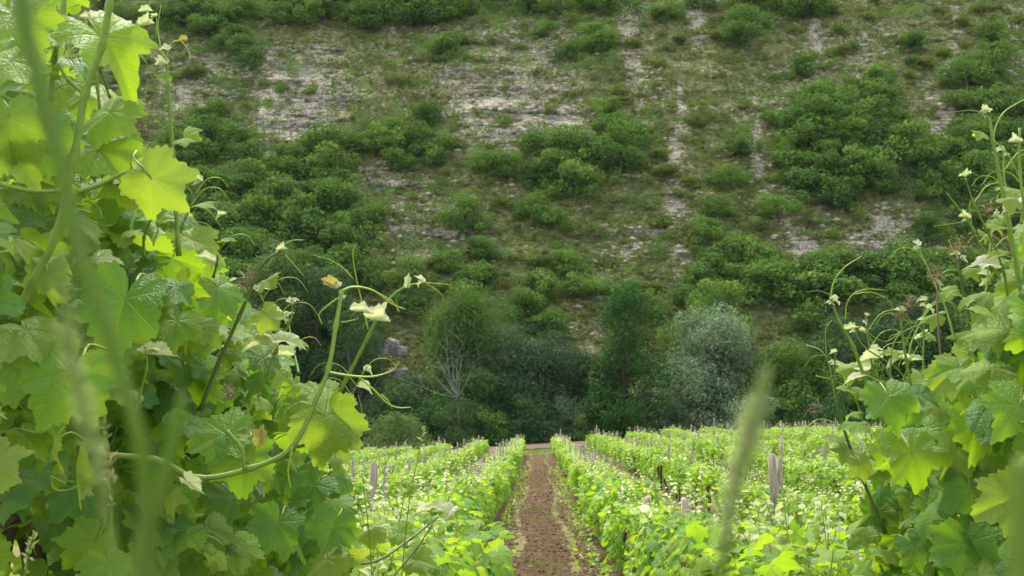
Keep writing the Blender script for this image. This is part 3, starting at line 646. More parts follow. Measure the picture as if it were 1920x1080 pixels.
# ------------------------------------------------------------------ vine rows
def row_shape(g, n, w=.25, z0=.34, z1=.96):
    """positions, normals, tip directions for n leaves of a metre of trellised vine"""
    u = g.uniform(-.62, .62, n); zf = g.random(n) ** .8; z = z0 + (z1 - z0) * zf
    prof = w * (.55 + .9 * np.sin(np.clip(zf * 2.6 + .25, 0, math.pi))); side = np.where(g.random(n) < .5, -1, 1)
    top = g.random(n) < .28; v = side * prof * (1 - .35 * g.random(n)); v = np.where(top, prof * g.uniform(-1, 1, n), v); z = np.where(top, z1 + g.uniform(-.12, .10, n), z)
    N = np.stack([np.where(top, .3 * g.normal(size=n), side * .75), .45 * g.normal(size=n), np.where(top, 1., .55) + .35 * g.normal(size=n)], -1)
    T = np.stack([np.where(top, g.normal(size=n), side * .7), g.normal(size=n) * .7, -.6 + .3 * g.normal(size=n)], -1)
    return np.stack([v, u, z], -1), nrm(N), T
def shoots(g, n, z1, hmin, hmax):
    out = []
    for _ in range(n):
        p = np.array([g.uniform(-.25, .25), g.uniform(-.55, .55), z1 - .15]); dr = nrm([g.normal() * .28, g.normal() * .28, 1]); L = g.uniform(hmin, hmax); q = [p]
        for k in range(4): dr = nrm(dr + g.normal(size=3) * .12 + np.array([0, 0, .05])); q.append(q[-1] + dr * L / 4)
        out.append(smoothline(q, 3))
    return out
def shoot_leaves(g, lines, s0):
    Pp, N, T, Sz, pale = [], [], [], [], []
    for ln in lines:
        m = len(ln)
        for k in range(2, m):
            f = k / m
            for _ in range(1 if f < .8 else 2):
                a = g.random() * 6.28; o = np.array([math.cos(a), math.sin(a), .1]); s = s0 * (1 - .8 * f) * (.8 + .4 * g.random())
                Pp.append(ln[k] + o * s * 1.1); N.append([.5 * g.normal(), .5 * g.normal(), 1]); T.append(o + np.array([0, 0, -.2])); Sz.append(max(s, .014)); pale.append(f > .5 or g.random() < .12)
    return np.array(Pp), nrm(N), np.array(T), np.array(Sz), np.array(pale)
LOWV = np.array([[-.15, 0, 0], [.05, -.62, .05], [.55, -.62, -.08], [1, 0, -.12], [.55, .62, -.08], [.05, .62, .05], [.35, 0, .06]]); LOWF = np.array([[6, 0, 1], [6, 1, 2], [6, 2, 3], [6, 3, 4], [6, 4, 5], [6, 5, 0]])
QL = np.array([[-.2, 0, 0], [.4, -.65, -.03], [1, 0, -.1], [.4, .65, -.03]]); QLF = np.array([[0, 1, 2], [0, 2, 3]])
def far_vine_arrays(g, n, s, low=True, nsh=6):
    bv, bf = (LOWV, LOWF) if low else (QL, QLF)
    p, N, T = row_shape(g, n); sz = s * (.6 + .7 * g.random(n)); pale = g.random(n) < .05
    sh = shoots(g, nsh, .98, .15, .62); sp_, sN, sT, sS, sPale = shoot_leaves(g, sh, .045 if low else .05)
    if not low: sS = np.maximum(sS, .03)
    else: sS = np.maximum(sS, .026)
    p = np.vstack([p, sp_]); N = np.vstack([N, sN]); T = np.vstack([T, sT]); sz = np.concatenate([sz, sS]); pale = np.concatenate([pale, sPale])
    M = frames(N, T) * sz[:, None, None]; V, Fs = batch(bv, bf, M, p)
    return V, Fs, np.repeat(pale.astype(int), len(bf)), sh
g = np.random.default_rng(21)
row_var = []
def trunk_mesh(g, name='trunk'):
    a = [tube(smoothline([(0, 0, -.08), (g.normal() * .03, g.normal() * .04, .2), (g.normal() * .03, g.normal() * .05, .42), (0, 0, .58)], 4), .035, .028, 7)]
    for sg in (-1, 1): a.append(tube(smoothline([(0, 0, .56), (0, .15 * sg, .64), (g.normal() * .02, .5 * sg, .66)], 4), .024, .014, 6))
    return tube_mesh(name, a, M_BARK)
for k in range(8):
    V, Fs, mi, sh = far_vine_arrays(g, 470 if k < 4 else 380, .067 if k < 4 else .072, True, 10)
    fo = np_mesh('leaves', V, Fs, [RM, RP], mi); st_ = tube_mesh('shoots', [tube(s_, .004, .002, 3) for s_ in sh], M_SHOOT); row_var.append((fo, st_, trunk_mesh(g)))
ROWX = [(-1.18 - 2.45 * k) for k in range(6)] + [1.28 + 2.45 * k for k in range(14)]
vines = []
for X in ROWX:
    side = 'left' if X < 0 else 'right'; k = round((abs(X) - 1.2) / 2.45) + 1
    d = 3.0 + (abs(k) * .37) % 1
    while d < 72:
        x, y, z = proj(np.array([[X, d, float(G(X, d)) + 1]])); x = x[0]
        lim_l = 330 if d > 12 else 380
        if (X < 0 and x > lim_l) or (X > 0 and x < 2080): vines.append((d, X, side, k))
        d += 1.05
vines = [v for v in vines if v[0] < 9 or _h(v[0] * 1.0, v[1], 3.0) > .045]
vines.sort(key=lambda v: math.hypot(v[0], v[1]))
NEAR_D = 8.6
ORD = ['', 'first', 'second', 'third', 'fourth', 'fifth', 'sixth', 'seventh', 'eighth', 'ninth', 'tenth', 'eleventh', 'twelfth', 'thirteenth', 'fourteenth', 'fifteenth']
def band(d): return 'close to the camera' if d < 9 else 'near part of field' if d < 20 else 'midway down field' if d < 42 else 'far end of field'
near = [v for v in vines if v[0] < NEAR_D and v[3] == 1]; rest = [v for v in vines if not (v[0] < NEAR_D and v[3] == 1)]
VG = 'grapevines trained along the rows'
def jit(d, X, g): return X + .06 * math.sin(d * .8 + X) + g.normal() * .03
def tops(X, d):      # vine height relative to the standard one
    return 1.0 + .05 * math.sin(d * .23 + X * 2)
def nth(n): return str(n) + ('th' if 10 <= n % 100 <= 20 else {1: 'st', 2: 'nd', 3: 'rd'}.get(n % 10, 'th'))
rowno = {}
for v_ in sorted(vines): rowno[v_] = sum(1 for q in rowno if q[1] == v_[1]) + 1
for n_, (d, X, side, k) in enumerate(rest[:282]):
    g = np.random.default_rng(int(d * 100 + X * 1000) % 99991); x = jit(d, X, g); fo, st_, tr = row_var[n_ % 4 if d < 25 else n_ % 8]
    e = empty('grapevine', (x, d, float(G(x, d))), f'trellised grapevine, {nth(rowno[(d, X, side, k)])} from the camera in {ORD[k]} row {side} of the path', 'grapevine', VG)
    link('foliage', fo, e, kind='stuff'); link('shoot', st_, e, kind='stuff'); link('trunk', tr, e)
    e.rotation_euler.z = (math.pi if g.random() < .5 else 0) + g.normal() * .06; e.scale = (max(.7, 1 + .2 * g.normal()), 1.02 + .06 * g.normal(), tops(X, d) + .11 * g.normal())
g = np.random.default_rng(31); Vs, Fss, mis, off = [], [], [], 0
bases = [far_vine_arrays(g, 330, .082, False, 6) for _ in range(6)]
for n_, (d, X, side, k) in enumerate(rest[282:]):
    V, Fs, mi, _ = bases[n_ % 6]; x = jit(d, X, g); sg = 1 if g.random() < .5 else -1
    V = V * np.array([sg * (1 + .1 * g.normal()), sg, tops(X, d) + .05 * g.normal()]) + np.array([x, d, float(G(x, d))]); Vs.append(V); Fss.append(Fs + off); mis.append(mi); off += len(V)
link('distant_grapevines', np_mesh('distant_grapevines', np.vstack(Vs), np.vstack(Fss), [RM, RP], np.concatenate(mis)), kind='stuff', label='far rows of green grapevines merging at the end of the field', category='grapevines')
print('vines', len(vines), 'near', len(near))
# near vines with every leaf its own part
def leafy_vine(d, X, side, k, idx, n=190, w=.40):
    g = np.random.default_rng(500 + idx); x = X + g.normal() * .03; org = np.array([x, d, float(G(x, d))])
    e = empty('grapevine', org, f'large leaved grapevine, {ORD[idx // 2 + 1]} nearest in the first row {side} of the path', 'grapevine', VG)
    link('trunk', trunk_mesh(g), e)
    p, N, T = row_shape(g, n, w, .35, 1.05); sz = .062 * (.65 + .75 * g.random(n))
    for i in range(n):
        r_ = g.random(); low = p[i][2] < .75
        mt = 'vine_leaf_young' if r_ < (.08 if low else .26) else 'vine_leaf_old' if r_ > (.75 if low else .97) else 'vine_leaf'
        place_leaf(e, MID[mt][int(g.integers(len(MID[mt])))], org + p[i], N[i], T[i], sz[i], org)
    sh = shoots(g, 8, 1.05, .18, .50)
    for s_ in sh: link('shoot', tube_mesh('shoot', [tube(s_, .0045, .002, 5)], M_SHOOT if g.random() < .6 else M_CANE), e)
    sp_, sN, sT, sS, sP = shoot_leaves(g, sh, .052)
    for i in range(len(sp_)):
        mt = 'vine_leaf_tip' if sP[i] and g.random() < .75 else 'vine_leaf_young'
        place_leaf(e, MID[mt][int(g.integers(len(MID[mt])))], org + sp_[i], sN[i], sT[i], max(sS[i] * 1.15, .020), org)
cnt = {'left': 0, 'right': 0}
for (d, X, side, k) in near:
    leafy_vine(d, X + (.36 if side == 'left' else .05), side, k, cnt[side] * 2 + (side == 'right'), 200, .44 if side == 'left' else .40); cnt[side] += 1

# ------------------------------------------------------------------ posts and wires
def post_mesh(r, h, seed):
    g = np.random.default_rng(seed); n = 8; lv = [-.3, 0, h * .3, h * .6, h * .85, h]; V = []; an = np.arange(n) / n * 6.283; rr = r * (1 + .14 * g.normal(size=n))
    for z in lv: V += [(rr[j] * math.cos(an[j]) * (1 + .03 * g.normal()), rr[j] * math.sin(an[j]) * (1 + .03 * g.normal()), z + (g.normal() * .012 if z == h else 0)) for j in range(n)]
    V.append((0, 0, h - .01)); Fs = []
    for i in range(len(lv) - 1):
        for j in range(n): Fs.append((i * n + j, i * n + (j + 1) % n, (i + 1) * n + (j + 1) % n, (i + 1) * n + j))
    m = (len(lv) - 1) * n; Fs += [(m + j, m + (j + 1) % n, len(V) - 1, len(V) - 1) for j in range(n)]
    V, Fs = join([(V, Fs)]); return np_mesh('vine_post', V, Fs, M_POST)
thin = [post_mesh(.033, 1.46, i) for i in range(4)]; thick = [post_mesh(.052, 1.46, 10 + i) for i in range(3)]
g = np.random.default_rng(41); npost = 0
for X in ROWX:
    side = 'left' if X < 0 else 'right'; k = round((abs(X) - 1.2) / 2.45) + 1; d = 9.4 + (k * 1.3) % 3; pk = 0
    while d < 73:
        x = proj(np.array([[X, d, 1.0]]))[0][0]
        if ((X < 0 and x > 480) or (X > 0 and x < 1960)) and not (k <= 2 and d < 18):
            pk += 1; o = link('vine_post', thin[npost % 4], None, (X + g.normal() * .04, d, float(G(X, d)) - .02), label=f'thin grey post, {nth(pk)} from the camera in {ORD[k]} row {side} of the path', category='post', group='trellis posts in the vine rows')
            o.rotation_euler = (g.normal() * .03, g.normal() * .035, g.random() * 6); o.scale = (1 + .1 * g.normal(), 1, 1 + .07 * g.normal()); npost += 1
        d += 3.9 + g.random() * 1.0
print('posts', npost)
for (x, yt, dd, sc, lab) in [(1447, 850, 15.6, .95, 'thick grey split post, left one of the pair behind the blurred grass head'), (1461, 858, 15.75, .85, 'thick grey split post, right one of the pair behind the blurred grass head'),
        (1285, 932, 9.3, .85, 'thick pale post rising from the first row right of the soil path'), (1212, 930, 12.0, .8, 'weathered post behind a pale twiggy gap right of the soil path'),
        (700, 866, 10.5, .7, 'thick grey post beside the big left hand vine'), (722, 892, 11.6, .5, 'thinner grey post just behind the thick post beside the left hand vine'), (318, 405, 3.2, 1.0, 'thick pale post behind the bright leaf of the left hand vine')]:
    p = P(x, yt, dd); gz_ = float(G(p[0], p[1])); o = link('vine_post', thick[npost % 3], None, (p[0], p[1], gz_ - .02), label=lab, category='post', group='thick posts'); npost += 1
    o.scale = (sc, sc, (p[2] - gz_) / 1.46); o.rotation_euler.z = g.random() * 6
for X in ROWX[:5] + ROWX[6:16]:
    side = 'left' if X < 0 else 'right'; k = round((abs(X) - 1.2) / 2.45) + 1; d0 = max(10.5, abs(X) * 2.1 if X > 0 else abs(X) * 2.2)
    dd = np.arange(d0, 72, 1.6); ln = np.stack([np.full(len(dd), X), dd, G(np.full(len(dd), X), dd) + 1.30 - .03 * np.abs(np.sin(dd * .9))], -1)
    link('trellis_wire', tube_mesh('trellis_wire', [tube(ln, .004, .004, 4)], M_WIRE), label=f'thin rusty trellis wire strung along the {ORD[k]} row {side} of the soil path', category='wire', group='trellis wires')

# ------------------------------------------------------------------ grass, straw, clods on the ground
g = np.random.default_rng(51)
BL = np.array([[0, -.5, 0], [0, .5, 0], [.25, 0, 1.]]); BF = np.array([[0, 1, 2]])
def blades(n, fx, fy, h, wd, mat, name, label, lift=0, flat=False):
    x, y = fx(n), fy(n); a = g.random(n) * 6.28; hh = h * (.5 + g.random(n)); M = np.zeros((n, 3, 3))
    M[:, 0, 0] = np.cos(a) * hh; M[:, 1, 0] = np.sin(a) * hh; M[:, 0, 1] = -np.sin(a) * wd; M[:, 1, 1] = np.cos(a) * wd; M[:, 2, 2] = hh
    if flat: M[:, 0, 0] *= 3; M[:, 1, 0] *= 3; M[:, 2, 2] *= .15; M[:, 0, 2] = np.cos(a) * hh; M[:, 1, 2] = np.sin(a) * hh
    V, Fs = batch(BL, BF, M, np.stack([x, y, G(x, y) + lift], -1)); link(name, np_mesh(name, V, Fs, mat), kind='stuff', label=label, category=name.split('_')[-1])
GM = crown_mat('grass_blades', [(.10, .17, .03), (.15, .22, .04), (.22, .26, .07)], (.25, .35, .05), .35)
SM = crown_mat('straw_bits', [(.22, .17, .10), (.34, .27, .16), (.45, .38, .24)], (.3, .25, .12), .1)
def alley(n, c, w_): return c + w_ * (g.random(n) + g.random(n) - 1)
blades(26000, lambda n: np.where(g.random(n) < .5, alley(n, -2.4, .9), alley(n, 2.5, .9)), lambda n: 6 + 68 * g.random(n) ** .8, .10, .012, GM, 'alley_grass', 'short green grass growing in the alleys beside the soil path')
blades(22000, lambda n: g.uniform(-12, 34, n), lambda n: g.uniform(6, 79, n), .11, .016, GM, 'field_grass', 'grass and weeds growing under the vine rows')
blades(9000, lambda n: g.uniform(-14, 14, n), lambda n: g.uniform(71, 80, n), .13, .03, GM, 'headland_grass', 'strip of green grass at the end of the vine rows')
def edge(n): return np.where(g.random(n) < .5, -.62 + .22 * g.normal(size=n), .72 + .22 * g.normal(size=n))
blades(11000, lambda n: np.where(g.random(n) < .6, edge(n), g.uniform(-.8, .9, n)), lambda n: 6 + 40 * g.random(n) ** 1.6, .05, .007, SM, 'dry_straw', 'pale dry straw scattered along the edges of the soil path', .02, True)
blades(900, lambda n: g.normal(size=n) * .22 + .1, lambda n: g.choice([9.5, 11.2, 24.0, 27.0, 40.0, 16.0], n) + g.normal(size=n) * .5, .10, .007, GM, 'path_weeds', 'small tufts of green weed on the soil path', .02)
# low shoots and loose leaves spilling on to the path
n = 2600; ed = g.random(n) < .5; yy = 4.5 + 45 * g.random(n) ** 1.4; cl = fbm(yy * .9, ed * 7.0, 33, 2); xx = np.where(ed, -.78 + .42 * np.abs(g.normal(size=n)) * cl, .95 - .42 * np.abs(g.normal(size=n)) * cl)
M = frames(g.normal(size=(n, 3)) * .5 + [0, 0, 1], g.normal(size=(n, 3))) * (.045 * (.5 + .8 * g.random(n)))[:, None, None]
V, Fs = batch(LOWV, LOWF, M, np.stack([xx, yy, G(xx, yy) + .03 + .22 * g.random(n) ** 2], -1)); link('low_vine_shoots', np_mesh('low_vine_shoots', V, Fs, [RM, RP], np.repeat((g.random(n) < .06).astype(int), len(LOWF))), kind='stuff', label='low vine shoots spilling over both edges of the soil path', category='shoots')
# clods
n = 3800; cv = nrm(g.normal(size=(8, 3))) ; cv = np.array([[1, 0, 0], [-1, 0, 0], [0, 1, 0], [0, -1, 0], [0, 0, 1], [0, 0, -1.]]) * np.array([1, .8, .6]) ; cf = np.array([[0, 2, 4], [2, 1, 4], [1, 3, 4], [3, 0, 4], [2, 0, 5], [1, 2, 5], [3, 1, 5], [0, 3, 5]])
xx = g.uniform(-.8, .95, n); yy = 5 + 50 * g.random(n) ** 1.5; a = g.random(n) * 6.28; ss = .012 + .032 * g.random(n) ** 2.5
M = np.zeros((n, 3, 3)); M[:, 0, 0] = M[:, 1, 1] = np.cos(a); M[:, 0, 1] = -np.sin(a); M[:, 1, 0] = np.sin(a); M[:, 2, 2] = 1; M *= ss[:, None, None]
V, Fs = batch(cv, cf, M, np.stack([xx, yy, sz(xx, yy) + ss * .2], -1)); link('soil_clods', np_mesh('soil_clods', V, Fs, M_SOIL), kind='stuff', label='loose brown clods scattered on the soil path', category='clods')

# ------------------------------------------------------------------ foreground vines
class Vine:
    def __init__(s, base, label):
        s.org = np.array(base, float); s.e = empty('grapevine', s.org, label, 'grapevine', None)
    def tube(s, name, pts, r0, r1, mat, sides=8, n=6, nodes=False):
        L = smoothline(pts, n); r = np.linspace(r0, r1, len(L))
        if nodes: r = r * (1 + .35 * (np.arange(len(L)) % n == 0))
        return link(name, tube_mesh(name, [tube(L - s.org, 0, 0, sides, r)], mat), s.e), L
    def leaf(s, mt, p, N, T, size, label=None, bank=None):
        me = (bank or HI)[mt]; o = place_leaf(s.e, me[random.randrange(len(me))], p, N, T, size, s.org)
        if label: o['label'] = label
        return o
def pl(pts, d): # pixel polyline -> world; d scalar or (d0, d1)
    d0, d1 = d if isinstance(d, tuple) else (d, d); n = len(pts)
    return [P(x, y, d0 + (d1 - d0) * i / max(1, n - 1)) for i, (x, y) in enumerate(pts)]
def imgN(nx, ny, nz): return nx * RIGHT + ny * UP + nz * BACK       # direction in view terms (right, up, toward viewer)
base = lambda x, d: (float(P(x, 900, d)[0]), float(P(x, 900, d)[1]), float(G(P(x, 900, d)[0], P(x, 900, d)[1])))
VA = Vine(base(60, 1.75), 'big leafy grapevine filling the left edge with its dark trunk showing at the bottom')
VA2 = Vine(base(-40, 2.2), 'leafy grapevine half hidden behind the big left edge vine')
VA3 = Vine(base(120, 2.4), 'leafy grapevine deepest behind the left edge vines')
VA4 = Vine(base(190, 1.9), 'leafy grapevine between the left edge vine and the forked shoot')
VB2 = Vine(base(560, 2.7), 'small leaved grapevine behind the forked shoot at the end of the left bush')
VC2 = Vine(base(1820, 2.6), 'leafy grapevine half hidden behind the right edge vine')
VB = Vine(base(480, 2.3), 'leafy grapevine with a forked green shoot reaching over the vineyard, beside the big left one')
VC = Vine(base(1880, 2.1), 'leafy grapevine filling the lower right edge, with tall thin shoots')
VD = Vine(base(1640, 2.9), 'smaller grapevine with upright tendrils left of the right edge vine')
# poly boundary helpers
LBX = lambda y: np.interp(y, [-80, 0, 60, 120, 190, 300, 400, 450, 500, 560, 650, 700, 760, 850, 950, 1080, 1150], [150, 150, 140, 170, 220, 260, 340, 370, 400, 430, 500, 560, 640, 640, 640, 650, 650])
RBX = lambda y: np.interp(y, [300, 420, 500, 560, 640, 700, 740, 800, 860, 920, 1000, 1080, 1150], [1960, 1935, 1900, 1850, 1820, 1770, 1690, 1660, 1650, 1640, 1620, 1600, 1580])
def fill(v, g, n, xr, yr, bound, left, dfun, size, mix, sparse=None):
    k = 0; tries = 0
    while k < n and tries < n * 40:
        tries += 1; x = g.uniform(*xr); y = g.uniform(*yr); b = float(bound(y))
        if left and x > b: continue
        if not left and x < b: continue
        if sparse and g.random() > sparse(x, y): continue
        lay = g.random(); d = dfun(x) + .75 * lay ** 1.1; p = P(x, y, d)
        if p[2] < float(G(p[0], p[1])) + .25: continue
        s = size * (.5 + .85 * g.random() ** 1.3); edge = (b - x) if left else (x - b)
        N = imgN(.5 * g.normal() + (.15 if left else -.15), .62 + .4 * g.normal(), .60 + .38 * g.normal())
        T = imgN(.9 * g.normal() + (.35 if left else -.35), -.9 + .45 * g.normal(), .2)
        u = g.random(); hi = sstep(900, 250, y); yg = .16 + .26 * hi + (.14 if edge < 90 else 0); od = .30 - .16 * hi
        mt = 'vine_leaf_young' if u < yg else 'vine_leaf_old' if u > 1 - od else 'vine_leaf'
        if mix and g.random() < mix and lay < .4: mt = 'vine_leaf_tip'; s *= .35
        v.leaf(mt, p, N, T, s, bank=HI if lay < .6 else MID); k += 1
g = np.random.default_rng(61)
dL = lambda x: 1.35 + .95 * x / 650
dR = lambda x: 2.25 - .55 * (x - 1600) / 320
for v_, dd_ in ((VA3, .5), (VA4, .15)): fill(v_, g, 290, (-140, 330), (-60, 1130), LBX, True, lambda x: dL(x) + dd_, .052, .05, lambda x, y: .3 if y < 280 else (.25 if (y > 850 and x < 170) else .9))
fill(VB2, g, 290, (250, 690), (400, 1130), LBX, True, lambda x: dL(x) + .35, .050, .07, lambda x, y: .5 if y < 520 else 1.0)
fill(VC2, g, 280, (1700, 2060), (420, 1150), RBX, False, lambda x: dR(x) + .35, .056, .03)
fill(VA2, g, 290, (-140, 330), (-60, 1130), LBX, True, lambda x: dL(x) + .3, .048, .05, lambda x, y: .3 if y < 280 else (.25 if (y > 850 and x < 170) else .9))
fill(VA, g, 285, (-140, 330), (-60, 1130), LBX, True, dL, .049, .06, lambda x, y: (.22 if y < 60 else .30 if y < 280 else .75) if x > 120 or y < 60 else (.75 if y < 280 else (.25 if (y > 850 and x < 170) else .95)))
fill(VB, g, 290, (250, 690), (330, 1130), LBX, True, dL, .048, .07, lambda x, y: .45 if y < 520 else 1.0)
fill(VC, g, 295, (1700, 2060), (420, 1150), RBX, False, dR, .053, .03, lambda x, y: .6 if y < 560 else 1.0)
dR2 = lambda x: 2.7 - .6 * (x - 1600) / 320
fill(VD, g, 190, (1590, 1760), (700, 1150), RBX, False, dR2, .050, .05)
# trunks
def trunk(v, pts, d, r0, r1): v.tube('trunk', pl(pts, d), r0, r1, M_BARK, 9, 5)
trunk(VA, [(70, 1500), (66, 1250), (68, 1090), (55, 1010), (20, 965), (-60, 950)], 1.9, .024, .018)
trunk(VA, [(-10, 1500), (-5, 1150), (8, 1010), (30, 960)], 1.85, .014, .018)
trunk(VB, [(430, 1500), (440, 1200), (430, 1050), (380, 960)], 2.7, .028, .022)
trunk(VC, [(1850, 1500), (1850, 1200), (1830, 1040), (1790, 900), (1740, 850)], 2.35, .026, .016)
trunk(VD, [(1690, 1400), (1700, 1200), (1710, 1000), (1740, 900)], 2.9, .022, .012)
# shoots (canes)
def cane(v, pts, d, r0, r1, mat=M_SHOOT, tipleaves=3, g=g, side_leaf=True, ls=.03, mt='vine_leaf_young'):
    o, L = v.tube('shoot', pl(pts, d), r0, r1, mat, 8, 6, True); m = len(L)
    for k in range(tipleaves):
        a = g.random() * 6.28; q = L[-1 - int(g.integers(3))]
        T = imgN(math.cos(a), math.sin(a) * .7 + .3, .3 * g.normal()); v.leaf('vine_leaf_tip', q + T * .005, imgN(.4 * g.normal(), .8, .5), T, .008 + .007 * g.random())
    if side_leaf:
        for k in range(8, m - 5, 9):
            f = 1 - k / m; sg = 1 if (k // 9) % 2 else -1; T = imgN(sg * (.7 + .3 * g.random()), .25 * g.normal(), .3 * g.normal()); s = ls * (.45 + f) * (.7 + .6 * g.random())
            v.leaf(mt if g.random() < .6 else 'vine_leaf_tip', L[k] + T * s * .8, imgN(.3 * g.normal(), .8, .35 + .2 * g.normal()), T, s)
    return L
def tendril(v, pts, d, r=.0013): v.tube('tendril', pl(pts, d), r, r * .45, M_TEND, 5, 7)
cane(VA, [(25, 600), (60, 530), (105, 440), (140, 290), (160, 175), (190, 90), (205, 10), (215, -60)], 1.42, .0052, .0045, M_SHOOT, 0, side_leaf=False)
cane(VA, [(95, 190), (102, 110), (118, 20), (125, -60)], 1.5, .0040, .0034, M_SHOOT, 0, side_leaf=False)
cane(VA, [(158, 176), (128, 150), (108, 118)], (1.42, 1.40), .003, .002, M_SHOOT, 0, side_leaf=False)
cane(VA, [(158, 176), (185, 120), (215, 80)], (1.5, 1.55), .0028, .0018, M_SHOOT, 0, side_leaf=False)
cane(VA, [(195, 270), (182, 160), (172, 90), (160, 40)], 1.6, .0026, .0018, M_SHOOT, 1, side_leaf=False)
cane(VA, [(225, 220), (228, 140), (215, 60)], 1.65, .0030, .002, M_SHOOT, 1, side_leaf=False)
cane(VA, [(335, 480), (325, 300), (318, 200), (312, 112)], 1.75, .0040, .0024, M_SHOOT, 1, side_leaf=False)
cane(VA, [(60, 540), (45, 520), (0, 440)], 1.5, .0035, .0025, M_CANE, 0, side_leaf=False)
cane(VA, [(145, 360), (190, 345), (235, 322)], 1.4, .0038, .002, M_SHOOT, 0, side_leaf=False)
cane(VA, [(0, 345), (60, 358), (115, 358)], 1.36, .003, .003, M_SHOOT, 0, side_leaf=False)
for pts in [[(312, 112), (290, 85), (262, 80)], [(312, 112), (302, 95), (270, 92), (243, 110)], [(312, 108), (320, 82), (340, 78), (355, 100), (354, 112)], [(302, 95), (296, 50), (302, 10)], [(243, 90), (252, 50), (270, 30), (292, 30), (292, 66)],
            [(195, 245), (175, 255), (170, 262)], [(200, 170), (225, 195), (240, 190), (240, 160)]]: tendril(VA, pts, 1.75)
for (x, y, s, c) in [(272, 22, .014, 'vine_leaf_tip'), (270, 48, .016, 'vine_leaf_tip'), (291, 31, .008, 'vine_leaf_tip'), (344, 76, .010, 'vine_leaf_red'), (312, 92, .013, 'vine_leaf_tip'), (308, 148, .016, 'vine_leaf_young'), (350, 258, .028, 'vine_leaf_young'), (112, 155, .012, 'vine_leaf_tip'), (222, 343, .014, 'vine_leaf_tip'), (290, 665, .03, 'vine_leaf_tip')]:  # last leaf: whitish light on it painted in with the pale tip material
    VA.leaf(c, P(x, y, 1.72), imgN(.3 * g.normal(), .6, .6), imgN(g.normal(), .4 * g.normal(), 0), s)
# main forked cane of the second vine
cane(VB, [(150, 850), (290, 862), (370, 896), (470, 878), (548, 838), (592, 750), (616, 690), (630, 610), (641, 545)], (1.62, 1.75), .0048, .0032, M_SHOOT, 0, side_leaf=False)
cane(VB, [(548, 838), (575, 832), (604, 812)], 1.72, .004, .0028, M_SHOOT, 0, side_leaf=False)
cane(VB, [(625, 755), (650, 710), (692, 628), (720, 575), (745, 548), (770, 535), (800, 530)], (1.95, 1.9), .0038, .0018, M_SHOOT, 2, side_leaf=False)
cane(VB, [(375, 770), (410, 680), (450, 590), (480, 520), (500, 488), (535, 465)], (2.0, 2.0), .0042, .002, M_CANE, 2, ls=.03)
cane(VB, [(460, 880), (452, 840), (425, 808)], 1.66, .0036, .003, M_SHOOT, 0, side_leaf=False)
cane(VB, [(462, 868), (476, 842), (486, 818)], 1.66, .0022, .0016, M_SHOOT, 0, side_leaf=False)
cane(VB, [(640, 605), (665, 600), (672, 596)], 1.75, .0014, .001, M_SHOOT, 0, side_leaf=False)
cane(VB, [(500, 720), (515, 660), (545, 600), (548, 560)], 2.1, .0024, .0014, M_SHOOT, 2)
cane(VB, [(470, 780), (500, 700), (520, 660)], 2.1, .0024, .0014, M_SHOOT, 2)
cane(VB, [(248, 800), (262, 740), (275, 690), (272, 650)], 1.6, .0024, .0012, M_SHOOT, 2)
for pts, dd, r in [([(641, 545), (665, 538), (700, 545), (735, 570), (760, 580)], 1.74, .0022), ([(700, 545), (735, 565), (748, 585), (742, 560)], 1.74, .0012), ([(690, 618), (682, 580), (672, 540), (664, 500), (662, 470), (670, 456)], 1.92, .0016),
        ([(662, 522), (640, 500), (615, 486), (588, 479)], 1.92, .0013), ([(616, 698), (660, 705), (700, 706), (735, 695), (748, 678)], 1.75, .0022), ([(672, 706), (700, 730), (725, 755), (745, 764), (770, 764)], 1.75, .0018), ([(715, 740), (728, 752), (735, 766)], 1.75, .0014),
        ([(632, 560), (612, 575), (598, 590), (604, 608)], 1.75, .0018), ([(548, 838), (544, 860), (540, 885), (545, 915)], 1.68, .0022), ([(800, 530), (822, 532), (846, 534)], 1.9, .0008), ([(800, 532), (820, 545), (832, 560)], 1.9, .0008), ([(500, 500), (520, 470), (545, 452), (570, 450)], 2.0, .0012),
        ([(535, 478), (550, 495), (570, 518)], 2.0, .0012), ([(500, 530), (520, 530), (533, 552)], 2.0, .001), ([(676, 806), (678, 770), (672, 740)], 2.0, .001), ([(92, 880), (100, 915), (130, 918), (170, 895)], 1.55, .0022), ([(170, 905), (120, 900), (92, 882), (95, 850)], 1.6, .002)]:
    tendril(VB, pts, dd, r)
